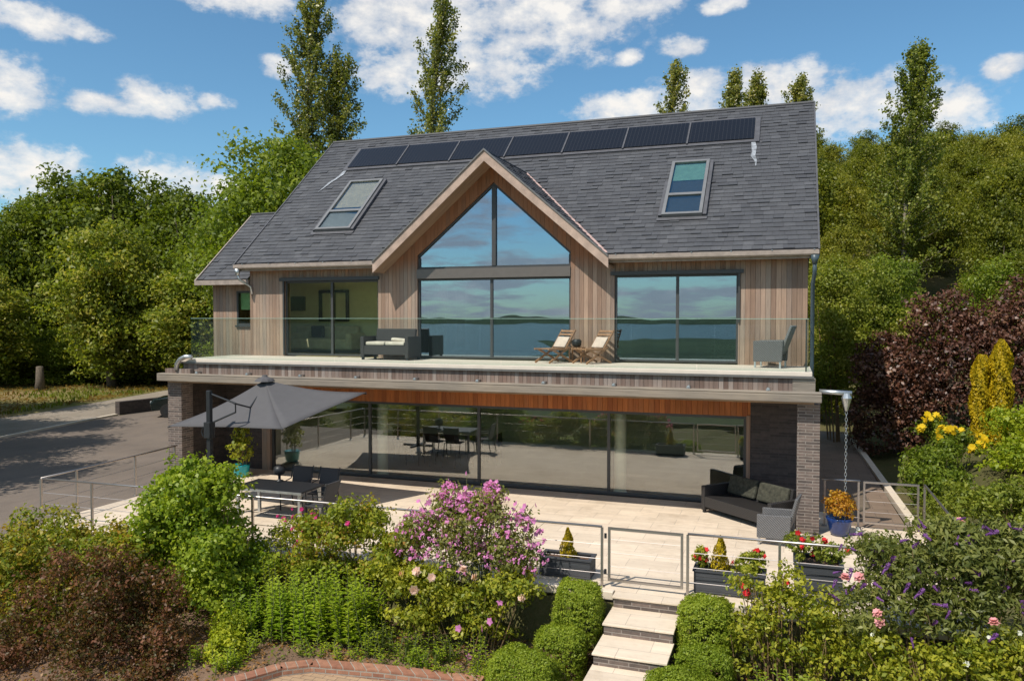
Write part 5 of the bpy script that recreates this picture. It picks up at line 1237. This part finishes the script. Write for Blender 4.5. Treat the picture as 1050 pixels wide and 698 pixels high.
# wooded hillside
random.seed(5)
q1 = proto('hillside_tree', 'tree', 'wood', rblobs(.8, 7.2, 3.3, 12, size=.55), 1000, 22, .42, .165, (0,0,6.5), .2, 8, lump=.45)
q2 = proto('hillside_tree', 'tree', 'woodpale', rblobs(.8, 7.3, 3.2, 12, size=.55), 1000, 22, .42, .165, (0,0,6.5), .2, 8, lump=.4)
q3 = proto('hillside_tree', 'tree', 'wood', rblobs(.6, 7.6, 2.9, 14, size=.45), 1100, 20, .36, .155, (0,0,6.8), .2, 8, lump=.4)
cnt = 0
lbl = {id(q1): 'olive green tree in the dense wood on the hillside right of the house', id(q2): 'yellowish green tree in the dense wood on the hillside right of the house', id(q3): 'taller narrow tree in the dense wood on the hillside right of the house'}
grp = {id(q1): 'olive trees of the hillside wood', id(q2): 'yellowish trees of the hillside wood', id(q3): 'narrow trees of the hillside wood'}
y = 17.5
while y < 97:
    dist = y+19.4; x = -3.0 if y < 60 else -6.0
    xmax = dist*math.tan(R(17))+2
    while x < xmax:
        p = random.choice((q1, q2, q3, q2)); px_ = x+random.uniform(-1.2,1.2); py_ = y+random.uniform(-1.3,1.3); gz = float(ground_z(px_, py_))
        hh = random.uniform(6.0, 10.2) if y > 30 else random.uniform(4.2, 6.4)
        if abs(px_-7.0*(py_+19.4)/57.4) < 2.3 and 15 < py_ < 38: x += 4; continue
        if px_ > .8 or y > 30: plant(p, lbl[id(p)], px_, py_, gz+hh, 8.6, group=grp[id(p)], sx=random.uniform(.75,1.1)*(1 if y > 30 else 1.25)); cnt += 1
        x += random.uniform(4.0, 5.4)
    y += 4.3+y*.015

# ------------------------------------------------------------------ garden slope behind the camera, only seen mirrored in the panes
random.seed(9)
gb = []
for i, (x, y, tp) in enumerate(((-34,-48,-7),(-27,-56,-9),(-40,-38,-4),(-20,-62,-12),(14,-60,-12),(22,-52,-10),(-46,-60,-8),(30,-70,-13))):
    plant((pA, pD)[i % 2], 'tree on the slope below the garden, seen only as a reflection in the panes', x, y, tp+1.5, 10, group='trees mirrored in the windows')

# ------------------------------------------------------------------ sky
world = bpy.data.worlds.new('World'); scene.world = world; world.use_nodes = True
t = NT(world); bg = t.n['Background']
SUN_EL, SUN_AZ = 54, 27     # sun stands in front of the house, to the left (azimuth from -Y towards -X)
sdir = Vector((-math.sin(R(SUN_AZ))*math.cos(R(SUN_EL)), -math.cos(R(SUN_AZ))*math.cos(R(SUN_EL)), math.sin(R(SUN_EL))))
sky = t.new('ShaderNodeTexSky', sky_type='NISHITA'); sky.sun_disc = False; sky.sun_elevation = R(SUN_EL)
sky.sun_rotation = math.atan2(sdir.x, sdir.y); sky.air_density = 1.0; sky.dust_density = .6; sky.ozone_density = 2.2; sky.altitude = 100
d = t.vmath('NORMALIZE', t.coord('Generated')); dx, dy, dz = t.sep(d)
az = t.math('MULTIPLY', t.math('ARCTAN2', dx, dy), 57.2958); el = t.math('MULTIPLY', t.math('ARCSINE', dz), 57.2958)
pv = t.comb(az, t.math('MULTIPLY', el, 1.5), 0)
n1 = t.noise(pv, .16, 9, .62); n2 = t.noise(pv, .55, 7, .6); n3 = t.noise(t.vmath('ADD', pv, (3.1, 1.6, 7)), .22, 5, .55)
CL = [(-26.00,20.48,7.59,2.90),(-16.93,20.71,7.59,3.17),(-21.83,17.48,5.17,2.34),(-27.40,16.96,3.45,1.79),(-11.38,21.02,4.14,1.93),(-7.29,18.31,1.79,0.83),(-37.95,20.45,4.14,0.97),(-49.63,17.61,2.90,0.97),(-47.50,17.40,1.52,0.55),(-51.39,13.81,2.48,1.79),(-43.78,13.90,2.62,1.38),(-46.63,13.35,2.21,0.83),(-39.76,14.17,1.24,0.62),(-50.70,8.93,3.31,2.07),(-48.63,7.62,2.76,1.38),(-42.67,8.78,3.79,1.79),(-39.64,8.51,2.76,1.24),(-35.69,16.78,1.38,0.83),(-11.35,14.48,4.14,1.24),(-6.27,15.14,3.10,1.79),(-0.75,15.00,4.83,2.07),(4.15,13.69,5.17,2.21),(8.70,12.96,3.79,1.66),(12.66,14.81,1.52,0.90),(-11.02,17.90,1.03,0.62),(-4.66,20.63,1.79,0.55),(-60,12,4,2),(-62,18,5,2),(22,16,5,2)]
acc = None
for a_, e_, ra, re in CL:
    u = t.math('DIVIDE', t.math('SUBTRACT', az, a_), ra); v = t.math('DIVIDE', t.math('SUBTRACT', el, e_), re)
    k_ = t.math('SUBTRACT', 1.0, t.math('ADD', t.math('MULTIPLY', u, u), t.math('MULTIPLY', v, v)))
    k_ = t.math('MAXIMUM', k_, -1.2)
    acc = k_ if acc is None else t.math('MAXIMUM', acc, k_)
mask = t.math('ADD', acc, t.math('MULTIPLY', t.math('SUBTRACT', n2, .5), 3.4)); mask = t.math('ADD', mask, t.math('MULTIPLY', t.math('SUBTRACT', n1, .5), 2.4))
front = t.ramp(t.math('ADD', t.math('MULTIPLY', mask, .62), .16, clamp=True), [(.0, (0,0,0)), (.22, (.14,.14,.14)), (.5, (.62,.62,.62)), (1, (1,1,1))])
# the rest of the sky: broken fair weather cloud on a high layer
cp = t.comb(t.math('DIVIDE', dx, t.math('ADD', dz, .12)), t.math('DIVIDE', dy, t.math('ADD', dz, .12)), 0)
nb = t.noise(cp, 1.25, 9, .6); behind = t.math('MULTIPLY', t.ramp(nb, [(.44, (0,0,0)), (.56, (1,1,1))]), t.math('LESS_THAN', dy, .25))
cover = t.math('MAXIMUM', front, t.math('MULTIPLY', behind, .85)); cover = t.math('MULTIPLY', cover, t.math('GREATER_THAN', dz, 0.0))
shade = t.math('ADD', t.math('MULTIPLY', n3, 1.2), t.math('MULTIPLY', mask, .18))
cc = t.ramp(shade, [(.36, (4.3,4.5,4.9)), (.58, (5.9,5.9,6.0)), (.85, (7.3,7.1,6.8))])
skyc = t.mix(1, sky.outputs[0], (.70,1.0,1.06), 'MULTIPLY')
t.link(t.mix(cover, skyc, cc), bg.inputs[0]); bg.inputs[1].default_value = .118
world.cycles.sampling_method = 'MANUAL'; world.cycles.sample_map_resolution = 1024

sl = bpy.data.lights.new('sun', 'SUN'); sl.energy = 4.1; sl.angle = R(.53); sl.color = (1, .93, .82)
so = bpy.data.objects.new('sun', sl); COL.objects.link(so); so.rotation_euler = sdir.to_track_quat('Z', 'Y').to_euler()

cam = bpy.data.cameras.new('camera'); cam.sensor_width = 36; cam.lens = 808.5/1050*36; cam.clip_start = .1; cam.clip_end = 20000
co = bpy.data.objects.new('camera', cam); COL.objects.link(co); co.location = (-.393,-19.386,1.137); co.rotation_euler = (R(90-1.72), 0, R(19.38))
scene.camera = co
scene.view_settings.view_transform = 'Standard'; scene.view_settings.look = 'None'; scene.view_settings.exposure = .14; scene.view_settings.gamma = 1
scene.cycles.max_bounces = 6; scene.cycles.transparent_max_bounces = 10; scene.cycles.glossy_bounces = 4; scene.cycles.diffuse_bounces = 3; scene.cycles.transmission_bounces = 4
scene.cycles.caustics_reflective = False; scene.cycles.caustics_refractive = False; scene.cycles.sample_clamp_indirect = 6
print('hill trees', cnt)
